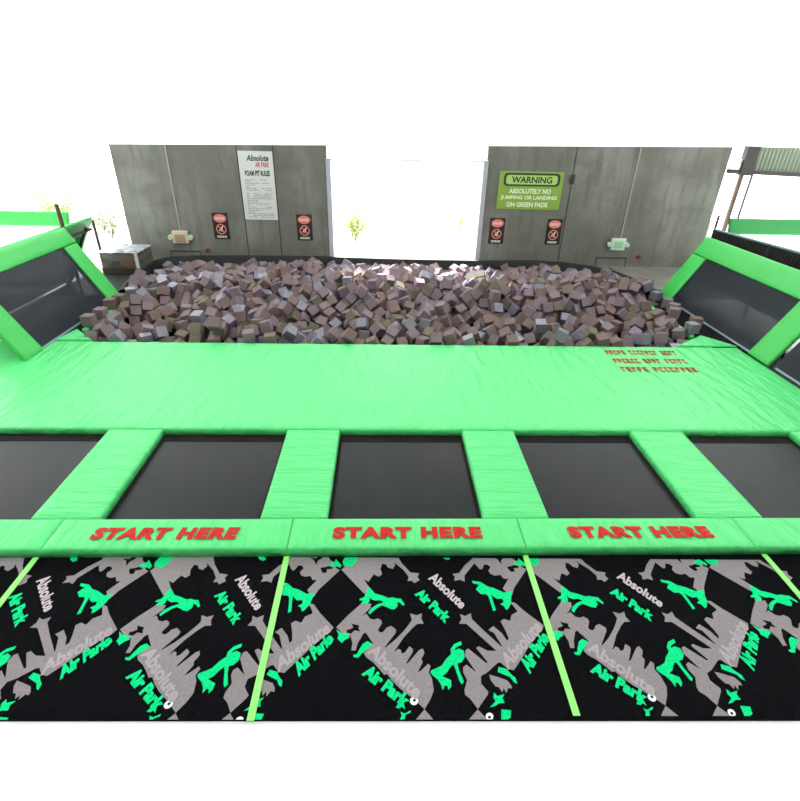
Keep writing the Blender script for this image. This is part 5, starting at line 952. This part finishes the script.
for x in (5.73, 6.19): m = MB(); m.tube((x, 13.03, .52), (x, 12.94, .5), .05, M['exitbody']); m.build('lamp_head', e)
m = MB(); m.box(6.0, 6.02, 13.03, 13.05, .66, slope(6)-.02, M['tan']); m.build('conduit', e)
for x0, x1, lab in ((-5.35, -4.6, 'left'), (5.49, 6.28, 'right')):
    m = MB(); plate(m, x0, x1, .145, .175, M['seam'], 0, .02); plate(m, x0, x0+.02, -.3, .145, M['seam'], 0, .02); plate(m, x1-.02, x1, -.3, .145, M['seam'], 0, .02)
    plate(m, x0+.02, x1-.02, -.3, .145, M['wall'], 0, .006)
    tag(m.build('access_hatch'), 'low framed access hatch at the foot of the wall on the %s' % lab, 'hatch')
for x, lab in ((-4.41, 'left, below the first danger sign'), (6.58, 'right, beside the access hatch')):
    m = MB(); m.tube((x, 13.05, .19), (x, 12.98, .19), .05, M['fixred'], 12); m.tube((x, 12.98, .19), (x, 12.965, .19), .03, M['fixred'], 12)
    tag(m.build('valve_knob'), 'small dark red valve knob low on the wall at ' + lab, 'knob')
m = MB(); m.box(4.46, 4.56, 12.98, 13.05, 1.9, 2.12, M['seam'], .02); m.tube((4.51, 12.98, 2.0), (4.51, 12.95, 2.0), .03, M['steel'])
tag(m.build('wall_bracket'), 'small dark metal bracket on the wall seam right of the warning sign', 'bracket')

# ---------------------------------------------------------------- shrubs in the yard
def shrub(x, y, h, r, nleaf, mt, label, seed, name='shrub'):
    random.seed(seed); e = empty(name, (x, y, -.06)); tag(e, label, 'plant'); tips = []
    m = MB()
    for k in range(9):
        a = random.uniform(0, 6.28); rr_ = r*random.uniform(.2, .9); hh = h*random.uniform(.45, .95)
        tip = Vector((x+rr_*math.cos(a), y+rr_*math.sin(a), -.06+hh)); mid = Vector((x+rr_*.35*math.cos(a), y+rr_*.35*math.sin(a), -.06+hh*.55))
        m.tube((x, y, -.06), mid, .014, M['twig'], 5); m.tube(mid, tip, .008, M['twig'], 5); tips += [tip, mid, (tip+mid)/2]
    m.build('stems', e); m = MB()
    for k in range(nleaf):
        c_ = random.choice(tips)+Vector((random.gauss(0, r*.2), random.gauss(0, r*.2), random.gauss(0, h*.09))); c_.z = max(c_.z, -.02)
        s_ = random.uniform(.05, .1)*max(1, h/1.2); q_ = Quaternion((random.gauss(0, 1), random.gauss(0, 1), random.gauss(0, 1), random.gauss(0, 1))).normalized()
        m.raw([c_+q_ @ Vector(v_) for v_ in ((-s_, 0, 0), (0, s_*.4, .01), (s_, 0, 0), (0, -s_*.4, .01))], [(0, 1, 2, 3)], mt)
    m.build('foliage', e)
shrub(-.85, 15.6, 1.0, .55, 420, M['leaf'], 'sunlit yellow-green shrub in the yard at the left of the big opening', 1)
shrub(-9.5, 15.6, 1.35, .6, 420, M['leaf'], 'tall bleached shrub in the yard beyond the left barrier', 2)
shrub(-7.9, 15.4, .9, .5, 300, M['leafb'], 'low grey-green shrub in the yard just left of the wall end', 3)
shrub(-8.6, 16.4, .8, .5, 200, M['leafb'], 'pale shrub behind the low grey-green shrub in the yard', 5)
shrub(2.4, 16.6, .9, .3, 60, M['leaf'], 'faint thin shrub in the yard at the right of the big opening', 4)
for k in range(6):
    x = -.35+k*.22+.02*k*k; m = MB(); m.box(x-.03, x+.03, 15.8+k*.05, 15.86+k*.05, -.06, .12-k*.012, M['twig'], .005); tag(m.build('yard_post'), 'short pale post in the row beside the yellow-green shrub in the yard', 'post', 'short pale posts in the yard')

# ---------------------------------------------------------------- light and camera
W_ = bpy.data.worlds.new('sky'); SC.world = W_; W_.use_nodes = True
bg = W_.node_tree.nodes['Background']; bg.inputs[0].default_value = (.97, .985, 1, 1); bg.inputs[1].default_value = 2.4
sd = bpy.data.lights.new('sun', 'SUN'); sd.energy = 30.0; sd.angle = math.radians(3); sd.color = (.96, .98, 1)
so = bpy.data.objects.new('sun', sd); COL.objects.link(so); so.rotation_euler = Vector((-.12, 1, .85)).normalized().to_track_quat('Z', 'Y').to_euler(); so.location = (0, 20, 12)

FPX, P_, Yw, Rl = 505.19, .5100, .0393, .0252
F_ = Vector((math.sin(Yw)*math.cos(P_), math.cos(Yw)*math.cos(P_), -math.sin(P_))); rt = Vector((math.cos(Yw), -math.sin(Yw), 0)); up = rt.cross(F_)
R_ = math.cos(Rl)*rt+math.sin(Rl)*up; U_ = -math.sin(Rl)*rt+math.cos(Rl)*up
cd = bpy.data.cameras.new('camera'); cam = bpy.data.objects.new('camera', cd); COL.objects.link(cam)
cd.sensor_fit = 'HORIZONTAL'; cd.sensor_width = 36; cd.lens = FPX/800*36; cd.clip_start = .05; cd.clip_end = 300
cam.matrix_world = Matrix(((R_.x, U_.x, -F_.x, 0), (R_.y, U_.y, -F_.y, 0), (R_.z, U_.z, -F_.z, 3.2), (0, 0, 0, 1)))
SC.camera = cam
vs = SC.view_settings; vs.view_transform = 'Standard'; vs.look = 'None'; vs.gamma = 1; vs.use_curve_mapping = False; vs.exposure = -0.25
